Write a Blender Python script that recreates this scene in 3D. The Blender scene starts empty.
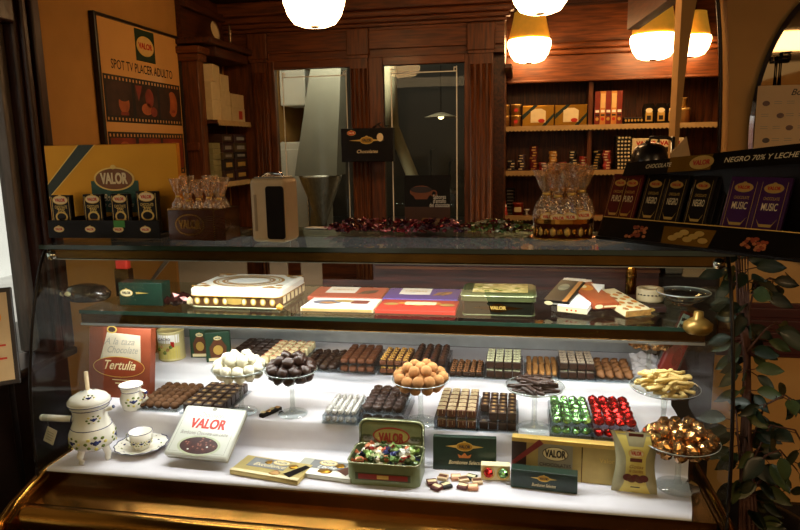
import bpy, bmesh, math, random
from mathutils import Vector, Matrix, noise
random.seed(7)
PI = math.pi
SC = bpy.context.scene
COL = SC.collection
# ------------------------------------------------------------------ camera
FPX = 664.0
PIT, YAW, ROL = math.radians(10.07), math.radians(10.46), math.radians(-1.04)
EYE = Vector((0, 0, 1.5))
FW = Vector((-math.sin(YAW)*math.cos(PIT), math.cos(YAW)*math.cos(PIT), -math.sin(PIT)))
_r0 = Vector((math.cos(YAW), math.sin(YAW), 0)); _u0 = _r0.cross(FW)
RT = _r0*math.cos(ROL) + _u0*math.sin(ROL)
UP = -_r0*math.sin(ROL) + _u0*math.cos(ROL)
cam = bpy.data.cameras.new('camera'); co = bpy.data.objects.new('camera', cam); COL.objects.link(co)
cam.sensor_width = 36; cam.lens = FPX/800*36; cam.clip_start = .02; cam.clip_end = 100
co.matrix_world = Matrix((( RT.x, UP.x, -FW.x, EYE.x), (RT.y, UP.y, -FW.y, EYE.y), (RT.z, UP.z, -FW.z, EYE.z), (0, 0, 0, 1)))
SC.camera = co
def at(px, py, x=None, y=None, z=None):
    """the point of a real plane (x=, y= or z= constant) seen at a picture position"""
    d = (RT*(px-400) - UP*(py-265))/FPX + FW
    t = (x-EYE.x)/d.x if x is not None else (y-EYE.y)/d.y if y is not None else (z-EYE.z)/d.z
    return EYE + d*t
def mpp(p): return (Vector(p)-EYE).dot(FW)/FPX        # metres per picture element at a point

# ------------------------------------------------------------------ materials
def rgb(h):
    h = h.lstrip('#'); o = []
    for i in (0, 2, 4):
        v = int(h[i:i+2], 16)/255
        o.append(v/12.92 if v <= .04045 else ((v+.055)/1.055)**2.4)
    return (*o, 1)
MATS = {}
def mat(name, col='#808080', rough=.5, metal=0, var=.15, scale=30, bump=0, emit=0, coat=0, col2=None, stretch=None, trans=0, ior=1.45):
    if name in MATS: return MATS[name]
    m = bpy.data.materials.new(name); m.use_nodes = True; MATS[name] = m
    nt = m.node_tree; b = nt.nodes['Principled BSDF']
    c = rgb(col)
    tc = nt.nodes.new('ShaderNodeTexCoord'); mp = nt.nodes.new('ShaderNodeMapping')
    nt.links.new(tc.outputs['Object'], mp.inputs['Vector'])
    if stretch: mp.inputs['Scale'].default_value = stretch
    ns = nt.nodes.new('ShaderNodeTexNoise'); ns.inputs['Scale'].default_value = scale; ns.inputs['Detail'].default_value = 5
    nt.links.new(mp.outputs['Vector'], ns.inputs['Vector'])
    mx = nt.nodes.new('ShaderNodeMix'); mx.data_type = 'RGBA'
    c2 = rgb(col2) if col2 else tuple(v*(1-var) for v in c[:3])+(1,)
    c1 = c if col2 else tuple(min(1, v*(1+var*.6)) for v in c[:3])+(1,)
    mx.inputs['A'].default_value = c1; mx.inputs['B'].default_value = c2
    rp = nt.nodes.new('ShaderNodeMapRange'); rp.inputs['From Min'].default_value = .35; rp.inputs['From Max'].default_value = .65
    nt.links.new(ns.outputs['Fac'], rp.inputs['Value']); nt.links.new(rp.outputs['Result'], mx.inputs['Factor'])
    nt.links.new(mx.outputs['Result'], b.inputs['Base Color'])
    b.inputs['Roughness'].default_value = rough; b.inputs['Metallic'].default_value = metal
    b.inputs['Coat Weight'].default_value = coat; b.inputs['Coat Roughness'].default_value = .08
    b.inputs['Transmission Weight'].default_value = trans; b.inputs['IOR'].default_value = ior
    if bump:
        bp = nt.nodes.new('ShaderNodeBump'); bp.inputs['Strength'].default_value = bump; bp.inputs['Distance'].default_value = .004
        nt.links.new(ns.outputs['Fac'], bp.inputs['Height']); nt.links.new(bp.outputs['Normal'], b.inputs['Normal'])
    if emit:
        b.inputs['Emission Color'].default_value = c; b.inputs['Emission Strength'].default_value = emit
    return m
def pane(name, tint='#ffffff', refl=.9, base=.03, rough=.0):
    """thin clear sheet: lets light straight through, mirrors more towards grazing angles"""
    if name in MATS: return MATS[name]
    m = bpy.data.materials.new(name); m.use_nodes = True; MATS[name] = m
    nt = m.node_tree; nt.nodes.clear()
    out = nt.nodes.new('ShaderNodeOutputMaterial'); tr = nt.nodes.new('ShaderNodeBsdfTransparent'); gl = nt.nodes.new('ShaderNodeBsdfGlossy')
    tr.inputs['Color'].default_value = rgb(tint); gl.inputs['Roughness'].default_value = rough
    ge = nt.nodes.new('ShaderNodeNewGeometry'); dt = nt.nodes.new('ShaderNodeVectorMath'); dt.operation = 'DOT_PRODUCT'
    nt.links.new(ge.outputs['Normal'], dt.inputs[0]); nt.links.new(ge.outputs['Incoming'], dt.inputs[1])
    def mth(op, a, b=None):
        n_ = nt.nodes.new('ShaderNodeMath'); n_.operation = op; nt.links.new(a, n_.inputs[0])
        if b is not None: n_.inputs[1].default_value = b
        return n_.outputs[0]
    ab = mth('ABSOLUTE', dt.outputs['Value'])
    inv = nt.nodes.new('ShaderNodeMath'); inv.operation = 'SUBTRACT'; inv.inputs[0].default_value = 1; nt.links.new(ab, inv.inputs[1]); inv.use_clamp = True
    fr = nt.nodes.new('ShaderNodeMath'); fr.operation = 'MULTIPLY_ADD'; fr.inputs[1].default_value = .96; fr.inputs[2].default_value = .04
    nt.links.new(mth('POWER', inv.outputs[0], 5.0), fr.inputs[0])
    ma = nt.nodes.new('ShaderNodeMath'); ma.operation = 'MULTIPLY_ADD'; ma.inputs[1].default_value = refl; ma.inputs[2].default_value = base
    ma.use_clamp = True
    mx = nt.nodes.new('ShaderNodeMixShader')
    nt.links.new(fr.outputs[0], ma.inputs[0]); nt.links.new(ma.outputs[0], mx.inputs[0])
    nt.links.new(tr.outputs[0], mx.inputs[1]); nt.links.new(gl.outputs[0], mx.inputs[2]); nt.links.new(mx.outputs[0], out.inputs[0])
    return m
def film_mat(name, tint, gloss, diff, rough):
    """crinkled clear film: mostly see-through with a milky sheen"""
    if name in MATS: return MATS[name]
    m = bpy.data.materials.new(name); m.use_nodes = True; MATS[name] = m
    nt = m.node_tree; nt.nodes.clear()
    out = nt.nodes.new('ShaderNodeOutputMaterial'); tr = nt.nodes.new('ShaderNodeBsdfTransparent'); tr.inputs[0].default_value = rgb(tint)
    gl = nt.nodes.new('ShaderNodeBsdfGlossy'); gl.inputs['Roughness'].default_value = rough; df = nt.nodes.new('ShaderNodeBsdfDiffuse'); df.inputs[0].default_value = rgb(tint)
    a = nt.nodes.new('ShaderNodeMixShader'); b = nt.nodes.new('ShaderNodeMixShader')
    tc = nt.nodes.new('ShaderNodeTexCoord'); ns = nt.nodes.new('ShaderNodeTexNoise'); ns.inputs['Scale'].default_value = 60; bp = nt.nodes.new('ShaderNodeBump'); bp.inputs['Distance'].default_value = .01
    nt.links.new(tc.outputs['Object'], ns.inputs[0]); nt.links.new(ns.outputs[0], bp.inputs['Height']); nt.links.new(bp.outputs[0], gl.inputs['Normal'])
    a.inputs[0].default_value = gloss; b.inputs[0].default_value = diff
    nt.links.new(tr.outputs[0], a.inputs[1]); nt.links.new(gl.outputs[0], a.inputs[2]); nt.links.new(a.outputs[0], b.inputs[1]); nt.links.new(df.outputs[0], b.inputs[2]); nt.links.new(b.outputs[0], out.inputs[0])
    return m
def wood(name, a, b_, rough=.45, axis='z', coat=.04):
    st = {'z': (14, 14, 1.2), 'x': (1.2, 14, 14), 'y': (14, 1.2, 14)}[axis]
    return mat(name, a, rough, 0, .2, 6, .12, 0, coat, b_, st)

# ------------------------------------------------------------------ mesh builder
TXT = {}
def text_mesh(s, shear=0):
    k = (s, shear); heavy = .01
    if k in TXT: return TXT[k]
    cu = bpy.data.curves.new('lettering', 'FONT'); cu.body = s; cu.size = 1; cu.resolution_u = 3; cu.offset = heavy; cu.shear = shear
    cu.align_x = 'CENTER'; cu.align_y = 'CENTER'
    ob = bpy.data.objects.new('lettering', cu); COL.objects.link(ob)
    dg = bpy.context.evaluated_depsgraph_get(); dg.update()
    me = bpy.data.meshes.new_from_object(ob.evaluated_get(dg))
    vs = [v.co.copy() for v in me.vertices]; fs = [tuple(p.vertices) for p in me.polygons]
    bpy.data.objects.remove(ob); bpy.data.curves.remove(cu); bpy.data.meshes.remove(me)
    w = (max(v.x for v in vs)-min(v.x for v in vs)) if vs else 1
    TXT[k] = (vs, fs, w); return TXT[k]
BOX = {}
def box_geo(sx, sy, sz, bev, seg):
    k = (round(sx, 5), round(sy, 5), round(sz, 5), round(bev, 5), seg)
    if k in BOX: return BOX[k]
    bm = bmesh.new(); bmesh.ops.create_cube(bm, size=1)
    for v in bm.verts: v.co = Vector((v.co.x*sx, v.co.y*sy, v.co.z*sz))
    if bev > 0: bmesh.ops.bevel(bm, geom=bm.edges[:], offset=min(bev, .49*min(sx, sy, sz)), segments=seg, affect='EDGES', profile=.5)
    bm.verts.ensure_lookup_table(); bm.verts.index_update()
    BOX[k] = ([v.co.copy() for v in bm.verts], [tuple(v.index for v in f.verts) for f in bm.faces]); bm.free()
    return BOX[k]
ICO = {}
def ico_geo(sub):
    if sub not in ICO:
        bm = bmesh.new(); bmesh.ops.create_icosphere(bm, subdivisions=sub, radius=1); bm.verts.index_update()
        ICO[sub] = ([v.co.copy() for v in bm.verts], [tuple(v.index for v in f.verts) for f in bm.faces]); bm.free()
    return ICO[sub]
I4 = Matrix.Identity(4)
def T(x=0, y=0, z=0): return Matrix.Translation((x, y, z))
def RX(a): return Matrix.Rotation(math.radians(a), 4, 'X')
def RY(a): return Matrix.Rotation(math.radians(a), 4, 'Y')
def RZ(a): return Matrix.Rotation(math.radians(a), 4, 'Z')
def S(x, y=None, z=None): return Matrix.Diagonal((x, x if y is None else y, x if z is None else z, 1))
LAY = RX(-90)       # turns a sheet that faces -Y (up = +Z) into one that faces +Z (up = +Y)
class MB:
    def __init__(s, M=I4): s.v = []; s.f = []; s.fm = []; s.fs = []; s.mats = []; s.M = M
    def add(s, vs, fs, m, M=None, smooth=False):
        A = s.M @ M if M is not None else s.M
        n = len(s.v); s.v += [A @ Vector(v) for v in vs]
        if m not in s.mats: s.mats.append(m)
        i = s.mats.index(m)
        for f in fs: s.f.append(tuple(n+j for j in f)); s.fm.append(i); s.fs.append(smooth)
        return s
    def box(s, c, d, m, bev=0, M=None, seg=2):
        vs, fs = box_geo(d[0], d[1], d[2], bev, seg); cc = Vector(c)
        return s.add([v+cc for v in vs], fs, m, M, False)
    def span(s, a, b, m, bev=0, M=None):
        return s.box([(a[i]+b[i])/2 for i in range(3)], [abs(b[i]-a[i]) for i in range(3)], m, bev, M)
    def lathe(s, prof, m, n=28, M=None, sx=1, sy=1, smooth=True, lobes=0, amp=0):
        vs = []; fs = []; k = len(prof)
        for j in range(n):
            a = 2*PI*j/n; q = 1+(amp*math.cos(lobes*a) if lobes else 0)
            for r, z in prof: vs.append((r*q*math.cos(a)*sx, r*q*math.sin(a)*sy, z))
        for j in range(n):
            j2 = (j+1) % n
            for i in range(k-1):
                if prof[i][0] < 1e-6 and prof[i+1][0] < 1e-6: continue
                if prof[i][0] < 1e-6: fs.append((j*k+i, j2*k+i+1, j*k+i+1))
                elif prof[i+1][0] < 1e-6: fs.append((j*k+i, j2*k+i, j*k+i+1))
                else: fs.append((j*k+i, j2*k+i, j2*k+i+1, j*k+i+1))
        return s.add(vs, fs, m, M, smooth)
    def tube(s, pts, r, m, n=8, M=None, r2=None, cap=True):
        P = [Vector(p) for p in pts]; k = len(P); vs = []; fs = []
        up = Vector((0, 0, 1))
        for i, p in enumerate(P):
            t = (P[min(i+1, k-1)]-P[max(i-1, 0)]).normalized()
            a = t.cross(up)
            if a.length < 1e-3: a = t.cross(Vector((1, 0, 0)))
            a.normalize(); b = t.cross(a)
            q = r if r2 is None else r+(r2-r)*i/max(1, k-1)
            for j in range(n):
                an = 2*PI*j/n; vs.append(p+a*(q*math.cos(an))+b*(q*math.sin(an)))
        for i in range(k-1):
            for j in range(n):
                fs.append((i*n+j, i*n+(j+1) % n, (i+1)*n+(j+1) % n, (i+1)*n+j))
        if cap: fs.append(tuple(range(n))); fs.append(tuple((k-1)*n+j for j in range(n)))
        return s.add(vs, fs, m, M, True)
    def prism(s, poly, y0, y1, m, M=None, smooth=False):
        """polygon in X and Z, run along Y"""
        n = len(poly); vs = [(x, y0, z) for x, z in poly]+[(x, y1, z) for x, z in poly]
        fs = [tuple(range(n)), tuple(range(2*n-1, n-1, -1))]
        for i in range(n): fs.append((i, (i+1) % n, n+(i+1) % n, n+i))
        return s.add(vs, fs, m, M, smooth)
    def runx(s, prof, x0, x1, m, smooth=False, M=None, close=True):
        """profile of (y, z) run along X"""
        n = len(prof); vs = [(x0, y, z) for y, z in prof]+[(x1, y, z) for y, z in prof]
        fs = [(i, (i+1) % n, n+(i+1) % n, n+i) for i in range(n if close else n-1)]
        if close: fs += [tuple(range(n)), tuple(range(2*n-1, n-1, -1))]
        return s.add(vs, fs, m, M, smooth)
    # flat printed marks; they face -Y, z is up, y is how far in front (negative) they lie
    def rect(s, x0, z0, x1, z1, y, m, M=None):
        return s.add([(x0, y, z0), (x1, y, z0), (x1, y, z1), (x0, y, z1)], [(0, 1, 2, 3)], m, M)
    def poly(s, pts, y, m, M=None):
        return s.add([(x, y, z) for x, z in pts], [tuple(range(len(pts)))], m, M)
    def disc(s, x, z, rx, rz, y, m, M=None, n=26):
        return s.add([(x+rx*math.cos(2*PI*i/n), y, z+rz*math.sin(2*PI*i/n)) for i in range(n)], [tuple(range(n))], m, M)
    def ring(s, x, z, rx, rz, w, y, m, M=None, n=30):
        vs = []
        for i in range(n):
            c, q = math.cos(2*PI*i/n), math.sin(2*PI*i/n)
            vs += [(x+rx*c, y, z+rz*q), (x+(rx-w)*c, y, z+(rz-w)*q)]
        return s.add(vs, [(2*i, 2*((i+1) % n), 2*((i+1) % n)+1, 2*i+1) for i in range(n)], m, M)
    def text(s, t, x, z, h, y, m, M=None, shear=0, width=None):
        vs, fs, w = text_mesh(t, shear); k = h
        kx = width/w if width else k
        if t == 'VALOR':
            vs4, fs4 = [], []
            for dx, dz in ((.04, .02), (-.04, .02), (.04, -.02), (-.04, -.02)):
                n4 = len(vs4); vs4 += [Vector((v.x+dx, v.y+dz, .00007*(n4 > 0)+n4*1e-7)) for v in vs]; fs4 += [tuple(n4+i for i in f) for f in fs]
            vs, fs = vs4, fs4
        return s.add([(x+v.x*kx, y-v.z, z+v.y*k) for v in vs], fs, m, M)
    def ico(s, r, m, sub=2, M=None, rough=0, seed=0, smooth=True, sc=(1, 1, 1), freq=2.0):
        vs, fs = ico_geo(sub); o = []
        for v in vs:
            q = r*(1+rough*noise.noise(v*freq+Vector((seed*3.1, seed*1.7, seed)))) if rough else r
            o.append((v.x*q*sc[0], v.y*q*sc[1], v.z*q*sc[2]))
        return s.add(o, fs, m, M, smooth)
    def mesh(s, name):
        me = bpy.data.meshes.new(name); me.from_pydata([tuple(v) for v in s.v], [], s.f)
        for m in s.mats: me.materials.append(m)
        me.polygons.foreach_set('material_index', s.fm); me.polygons.foreach_set('use_smooth', s.fs)
        me.update(); return me
    def build(s, name, parent=None, loc=(0, 0, 0), rot=(0, 0, 0)):
        o = bpy.data.objects.new(name, s.mesh(name)); COL.objects.link(o)
        o.location = loc; o.rotation_euler = rot
        if parent: o.parent = parent
        return o
def tag(o, label, cat, group=None, kind=None):
    o['label'] = label; o['category'] = cat
    if group: o['group'] = group
    if kind: o['kind'] = kind
    return o
def thing(name, label, cat, loc=(0, 0, 0), rz=0, group=None, rx=0):
    o = bpy.data.objects.new(name, None); COL.objects.link(o); o.empty_display_size = .05
    o.location = loc; o.rotation_euler = (math.radians(rx), 0, math.radians(rz))
    return tag(o, label, cat, group)
def struct(mb, name, parent=None):
    o = mb.build(name, parent)
    if not parent: o['kind'] = 'structure'
    return o
def dup(o, loc, rot=None, label=None, scale=None):
    c = o.copy(); COL.objects.link(c); c.location = loc
    if rot is not None: c.rotation_euler = rot
    if label: c['label'] = label
    if scale: c.scale = scale
    for ch in o.children:
        d = ch.copy(); COL.objects.link(d); d.parent = c
    return c

# ------------------------------------------------------------------ palette
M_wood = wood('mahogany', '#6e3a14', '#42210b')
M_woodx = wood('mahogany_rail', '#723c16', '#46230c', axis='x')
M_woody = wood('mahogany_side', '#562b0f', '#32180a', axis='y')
M_ceil = wood('ceiling_wood', '#3e200f', '#28120a', .5, 'x', 0)
M_dark = mat('dark_wood', '#1d110b', .4, var=.3, scale=12, stretch=(1, 1, 8))
M_cream = mat('cream_plaster', '#ab7c3c', .85, var=.06, scale=8, bump=.15)
M_pillar = mat('pale_plaster', '#c99a58', .85, var=.05, scale=8, bump=.1)
M_maroon = mat('maroon_panel', '#43100f', .5, var=.2, scale=20, stretch=(1, 1, 10))
M_floor = mat('floor_tile', '#2e2119', .35, var=.3, scale=6)
M_brass = mat('polished_brass', '#98692a', .2, 1, .12, 10)
M_brassd = mat('brown_brass', '#6b4a22', .25, 1, .2, 14)
M_gold = mat('gold_card', '#b58428', .28, .75, .1, 20)
M_goldp = mat('gold_print', '#d9b45e', .35, .5, .08, 40)
M_steel = mat('brushed_steel', '#a7a7a2', .3, 1, .12, 30, stretch=(1, 1, 12))
M_alu = mat('aluminium', '#b9bcbc', .35, .8, .08, 20)
M_chrome = mat('chrome', '#d8d8d8', .08, 1, .03)
M_white = mat('white_print', '#f2efe6', .5, var=.03)
M_cloth = mat('white_cloth', '#d9d5dc', .85, var=.05, scale=14, bump=.12)
M_cream2 = mat('cream_card', '#e6d6a8', .5, var=.06)
M_black = mat('black_card', '#130e0a', .35, var=.3, coat=.04, ior=1.25)
M_dgreen = mat('dark_green_card', '#12291d', .35, var=.2, coat=.2)
M_green = mat('green_print', '#1f4a33', .4, var=.1)
M_red = mat('red_print', '#c0301d', .4, var=.08)
M_ink = mat('dark_ink', '#241a16', .5, var=.1)
M_grey = mat('grey_print', '#8d8a80', .5, var=.1)
M_glass = pane('case_glass', '#f4fbf6', .6, .012)
M_gedge = mat('glass_edge_green', '#22382c', .15, .0, .1, coat=.3)
M_dish = pane('dish_glass', '#f3f6f4', 1.0, .06)
M_acryl = pane('clear_acrylic', '#eef2f4', 1.0, .05)
M_cello = film_mat('cellophane', '#f4dcb4', .22, .13, .18)
M_choc = mat('dark_chocolate', '#2f1c14', .38, var=.25, scale=60)
M_choc2 = mat('milk_chocolate', '#5d3520', .4, var=.2, scale=60)
M_cocoa = mat('cocoa_powder', '#5a3a1e', .9, var=.3, scale=160, bump=.4)
M_tan = mat('cocoa_dusted', '#a3703f', .9, var=.22, scale=120, bump=.3)
M_nut = mat('caramel_nut', '#b98a4a', .5, var=.3, scale=90)
M_sug = mat('white_sugar', '#e9e4dc', .8, var=.08, scale=120, bump=.3)
M_wchoc = mat('white_chocolate', '#ecdcae', .5, var=.1)
M_porc = mat('porcelain', '#ece7da', .15, var=.03, coat=.6)
M_blue = mat('cobalt_glaze', '#2d3566', .2, var=.15)
M_leafp = mat('green_glaze', '#6b7a34', .25, var=.2)
M_yel = mat('yellow_print', '#d8c86a', .5, var=.1)
M_navy = mat('navy_tin', '#231f2e', .35, var=.15)

def logo(mb, x, z, w, y, M=None, fill=None, ink=None, ringm=None):
    """small oval maker's badge with a gold rim"""
    fill = fill or M_green; ink = ink or M_cream2; ringm = ringm or M_goldp
    mb.disc(x, z, w/2, w*.27, y, ringm, M); mb.disc(x, z, w*.455, w*.225, y-.0004, fill, M)
    mb.disc(x, z+w*.27, w*.1, w*.06, y-.0002, ringm, M)
    mb.text('VALOR', x, z-.01*w, w*.27, y-.0008, ink, M, width=w*.66)
# ================================================================== THE ROOM
WX = -1.7            # left wall
DY = 3.70            # wall with the two glazed doors
SY = 4.20            # front of the shelving to the right of the doors
CZ = 2.30            # ceiling
struct(MB().span((-4.5, -3, -.1), (3.2, 6.4, 0), M_floor), 'floor')
mb = MB().span((WX-.15, -2.6, CZ), (3.2, 6.4, CZ+.08), M_ceil)
for i in range(9): mb.span((WX, 1.2+i*.42, CZ-.012), (3.0, 1.23+i*.42, CZ), M_ceil)
struct(mb, 'ceiling')
# left wall with the street window
wy0, wy1, wz0, wz1 = .35, 2.06, .80, 1.93
mb = MB()
mb.span((WX-.14, 2.17, 0), (WX, 6.2, CZ), M_cream)
mb.span((WX-.14, -2.6, wz1+.1), (WX, 2.17, CZ), M_dark)
mb.span((WX-.14, -2.6, 0), (WX, 2.17, wz0-.05), M_dark)
mb.span((WX-.14, -2.6, wz0-.02), (WX, wy0-.02, wz1+.1), M_dark)
struct(mb, 'wall_left')
M_frame = wood('window_wood', '#3b1d12', '#22100b', .35)
M_frame2 = mat('worn_grey_wood', '#6a625a', .5, var=.25, scale=10, stretch=(8, 8, 1))
win = MB()
win.span((WX-.10, wy1, wz0-.02), (WX+.02, 2.17, wz1+.1), M_frame, .01)
win.span((WX+.02, 2.08, wz0-.02), (WX+.04, 2.105, CZ), M_frame, .006)
win.span((WX+.02, 2.13, wz0-.02), (WX+.04, 2.17, CZ), M_frame, .006)
win.span((WX-.10, wy0-.02, wz1), (WX+.03, wy1, wz1+.1), M_frame, .008)
w1 = struct(win, 'window_1')
s = MB(); s.span((WX-.07, 2.02, wz0), (WX-.02, wy1, wz1), M_frame2, .004)
s.span((WX-.08, 1.02, wz0), (WX-.03, 1.06, wz1), M_frame2, .004); s.build('mullion', w1)
MB().span((WX-.055, wy0, wz0), (WX-.05, wy1, wz1), pane('window_glass', '#eef4f6', .5, .02)).build('glass_pane', w1)
MB().span((WX-.12, wy0-.02, wz0-.05), (WX+.05, 2.17, wz0-.021), M_dark, .008).build('sill', w1)
# street outside
mb = MB().span((-6.5, -14, -.12), (WX-.15, 7.5, -.02), mat('pavement', '#b9b6b0', .8, var=.1, scale=4)); struct(mb, 'ground')
mb = MB().span((-6.6, -14, -.02), (-6.4, 7.5, 4.2), mat('facade_plaster', '#dcdad4', .9, var=.05, scale=3))
for i in range(9): mb.span((-6.4, -9.6+i*1.9, .2), (-6.36, -8.7+i*1.9, 2.1), mat('facade_shutter', '#8a5d50', .7, var=.15))
tag(mb.build('house_front'), 'pale house front across the street seen through the left window', 'building')
# chair outside
ch = thing('bistro_chair', 'dark bistro chair on the pavement outside the left window', 'chair', (-2.75, 2.25, -.02), 25)
M_chair = mat('dark_bentwood', '#2c1a14', .4, var=.2)
MB().lathe([(0, .435), (.2, .435), (.21, .45), (.2, .465), (0, .465)], M_chair).build('seat', ch)
for sx, sy in ((-1, -1), (1, -1), (-1, 1), (1, 1)):
    MB().tube([(.15*sx, .15*sy, .44), (.19*sx, .19*sy, 0)], .013, M_chair).build('leg', ch)
MB().tube([(-.18, .17, .44), (-.19, .2, .75), (-.12, .22, .9), (0, .225, .93), (.12, .22, .9), (.19, .2, .75), (.18, .17, .44)], .013, M_chair).build('backrest', ch)
# menu board in the corner by the window
p = at(11, 330, x=-1.55)
mn = thing('menu_board', 'sloping framed menu board with an orange dish, beside the left window', 'menu board', (p.x, p.y-.06, p.z-.16), 62)
mn.rotation_euler = (math.radians(-14), 0, math.radians(38))
M_mfr = mat('dark_frame', '#2a2320', .4, var=.2)
b = MB(); b.span((-.26, 0, 0), (.05, .02, .30), M_mfr, .004)
b.build('frame', mn)
b = MB(); b.rect(-.245, .015, .035, .285, -.001, mat('menu_paper', '#c9a878', .6, var=.12, scale=12))
M_or = mat('orange_print', '#d0822a', .5, var=.15)
b.disc(-.02, .21, .035, .028, -.0016, M_or); b.disc(-.02, .21, .022, .016, -.002, M_yel)
for i in range(5): b.rect(-.22, .06+i*.03, -.06, .066+i*.03, -.0016, mat('rust_print', '#8a4a24', .5, var=.1))
for i in range(2): b.rect(-.05, .08+i*.04, .02, .086+i*.04, -.0016, M_red)
b.build('printed_menu', mn)
b = MB(); b.tube([(-.23, .025, .02), (-.23, .17, -.62)], .009, M_mfr); b.tube([(.02, .025, .02), (.02, .17, -.62)], .009, M_mfr); b.build('support', mn)

# framed poster on the left wall
po = thing('framed_poster', 'framed cream poster with a film strip on the left wall', 'poster', (WX+.012, 2.5, 1.30))
pw, ph = .685, .755
A = RZ(90)
fr = MB(A); M_blk = mat('black_frame', '#1a120e', .35, var=.2)
for a, c in (((0, -.012, 0), (pw, .012, .012)), ((0, -.012, ph-.012), (pw, .012, ph)), ((0, -.014, .0), (.016, .012, ph)), ((pw-.012, -.012, 0), (pw, .012, ph))): fr.span(a, c, M_blk, .002)
fr.build('frame', po)
g = MB(A); M_pp = mat('poster_paper', '#cd9a55', .35, var=.04, scale=6, coat=.4)
g.rect(.012, .012, pw-.012, ph-.012, 0, M_pp)
M_film = mat('film_black', '#17100e', .4, var=.15)
g.rect(.30, .60, .46, .738, -.0006, mat('poster_green', '#1d3424', .4, var=.1))
g.disc(.38, .668, .072, .044, -.001, M_goldp); g.disc(.38, .668, .065, .038, -.0014, mat('badge_cream', '#d8b56a', .4, var=.05)); g.text('VALOR', .38, .667, .036, -.002, M_red, width=.11)
g.text('SPOT TV PLACER ADULTO', .355, .563, .055, -.001, M_ink, width=.50)
def film(z0, z1):
    g.rect(.04, z0, pw-.02, z1, -.0006, M_film)
    for i in range(26):
        for zz in (z0+.008, z1-.02): g.rect(.05+i*.0255, zz, .06+i*.0255, zz+.012, -.001, M_pp)
film(.325, .52)
skin = mat('film_skin', '#a2562c', .5, var=.25, scale=18); skn2 = mat('film_red_tone', '#7d2f1c', .5, var=.3, scale=14)
brn = mat('film_brown', '#3a2218', .5, var=.4, scale=16)
for i, x in enumerate((.055, .265, .47)):
    g.rect(x, .352, x+.185, .495, -.001, brn)
g.disc(.175, .405, .04, .042, -.0014, skin); g.disc(.175, .44, .05, .026, -.0017, brn); g.rect(.145, .356, .205, .37, -.0016, skn2)
g.poly([(.27, .49), (.325, .49), (.29, .42)], -.0014, skn2); g.disc(.38, .44, .035, .042, -.0014, skn2); g.disc(.355, .39, .045, .026, -.0014, skin); g.disc(.41, .38, .028, .022, -.0016, skn2)
g.disc(.585, .425, .045, .06, -.0014, skin); g.disc(.54, .44, .022, .06, -.0018, brn); g.disc(.59, .39, .016, .007, -.0018, skn2)
film(.09, .285)
for x in (.055, .265, .47): g.rect(x, .117, x+.185, .26, -.001, skn2); g.disc(x+.1, .2, .05, .045, -.0014, skin)
g.build('print', po)

# ------------------------------------------------------------------ left wall cupboard
LX, LY0, LC, LT = -1.53, 3.19, -1.595, 2.02
cb = thing('wall_shelving', 'tall dark wood shelving with a cornice against the left wall', 'shelving', (WX, LY0, 0))
O = Vector((WX, LY0, 0))
def rel(mbx): mbx.M = T(-O.x, -O.y, -O.z); return mbx
b = rel(MB()); b.span((WX+.005, LY0, .0), (LC, LY0+.07, LT-.01), M_wood, .004)
b.span((WX+.02, LY0-.012, 1.5), (LC-.015, LY0+.001, 1.54), M_wood, .004)
b.span((WX+.01, LY0-.02, LT-.08), (LC+.015, LY0+.08, LT-.045), M_woodx, .006); b.span((WX+.006, LY0-.035, LT-.045), (LC+.03, LY0+.095, LT-.01), M_woodx, .008)
b.build('column', cb)
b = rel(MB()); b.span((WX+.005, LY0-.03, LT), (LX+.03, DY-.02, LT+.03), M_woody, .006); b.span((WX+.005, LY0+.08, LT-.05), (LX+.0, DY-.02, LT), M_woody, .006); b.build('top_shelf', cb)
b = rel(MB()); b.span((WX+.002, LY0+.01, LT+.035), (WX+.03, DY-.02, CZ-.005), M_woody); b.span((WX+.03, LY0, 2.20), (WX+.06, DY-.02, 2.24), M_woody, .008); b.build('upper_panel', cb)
M_shed = mat('scalloped_edge', '#b99a66', .6, var=.1)
def scallop(mbx, a, c, n, h=.018, th=.002, m=M_shed):
    a = Vector(a); c = Vector(c); d = (c-a)/n
    for i in range(n):
        p, q = a+d*i, a+d*(i+1); mid = (p+q)/2
        mbx.add([p, q, q-Vector((0, 0, h*.6)), mid-Vector((0, 0, h)), p-Vector((0, 0, h*.6))], [(0, 1, 2, 3, 4)], m)
for z in (1.655, 1.335, 1.05):
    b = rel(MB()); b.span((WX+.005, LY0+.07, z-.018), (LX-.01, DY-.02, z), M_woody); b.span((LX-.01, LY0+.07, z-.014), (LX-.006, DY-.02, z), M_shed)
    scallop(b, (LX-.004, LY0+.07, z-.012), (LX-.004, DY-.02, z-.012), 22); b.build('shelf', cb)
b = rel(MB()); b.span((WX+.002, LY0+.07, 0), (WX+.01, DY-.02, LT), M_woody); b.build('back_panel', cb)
# things on it
M_wbox = mat('plain_white_box', '#cdb98c', .7, var=.06); M_wbox2 = mat('box_red_label', '#b5341e', .6, var=.1)
lz = 1.656
def carton(name, label, loc, d, m, rz=0, group=None, deco=None, cat='box', bev=.002, rx=0):
    b = MB(); b.box((0, 0, d[2]/2), d, m, bev)
    b.box((0, 0, d[2]-.004), (d[0]+.001, d[1]+.001, .002), M_ink) if False else None
    if deco: deco(b)
    o = b.build(name, None, loc, (math.radians(rx), 0, math.radians(rz))); return tag(o, label, cat, group)
gx = LX-.09
col_ = ['near end', 'middle', 'far end']
def wbox(y, z, w, h, lab, deco=None, rz=0): return carton('white_box', lab, (gx, y, z), (.12, w, h), M_wbox, rz, 'white boxes on the left shelving', deco)
wbox(3.305, lz, .10, .10, 'white box at the bottom of the stack nearest the poster, upper left shelf')
wbox(3.305, lz+.101, .10, .09, 'white box midway up the stack nearest the poster, upper left shelf')
wbox(3.315, lz+.192, .13, .085, 'white box topping the stack nearest the poster, skewed outward', rz=10)
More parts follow.
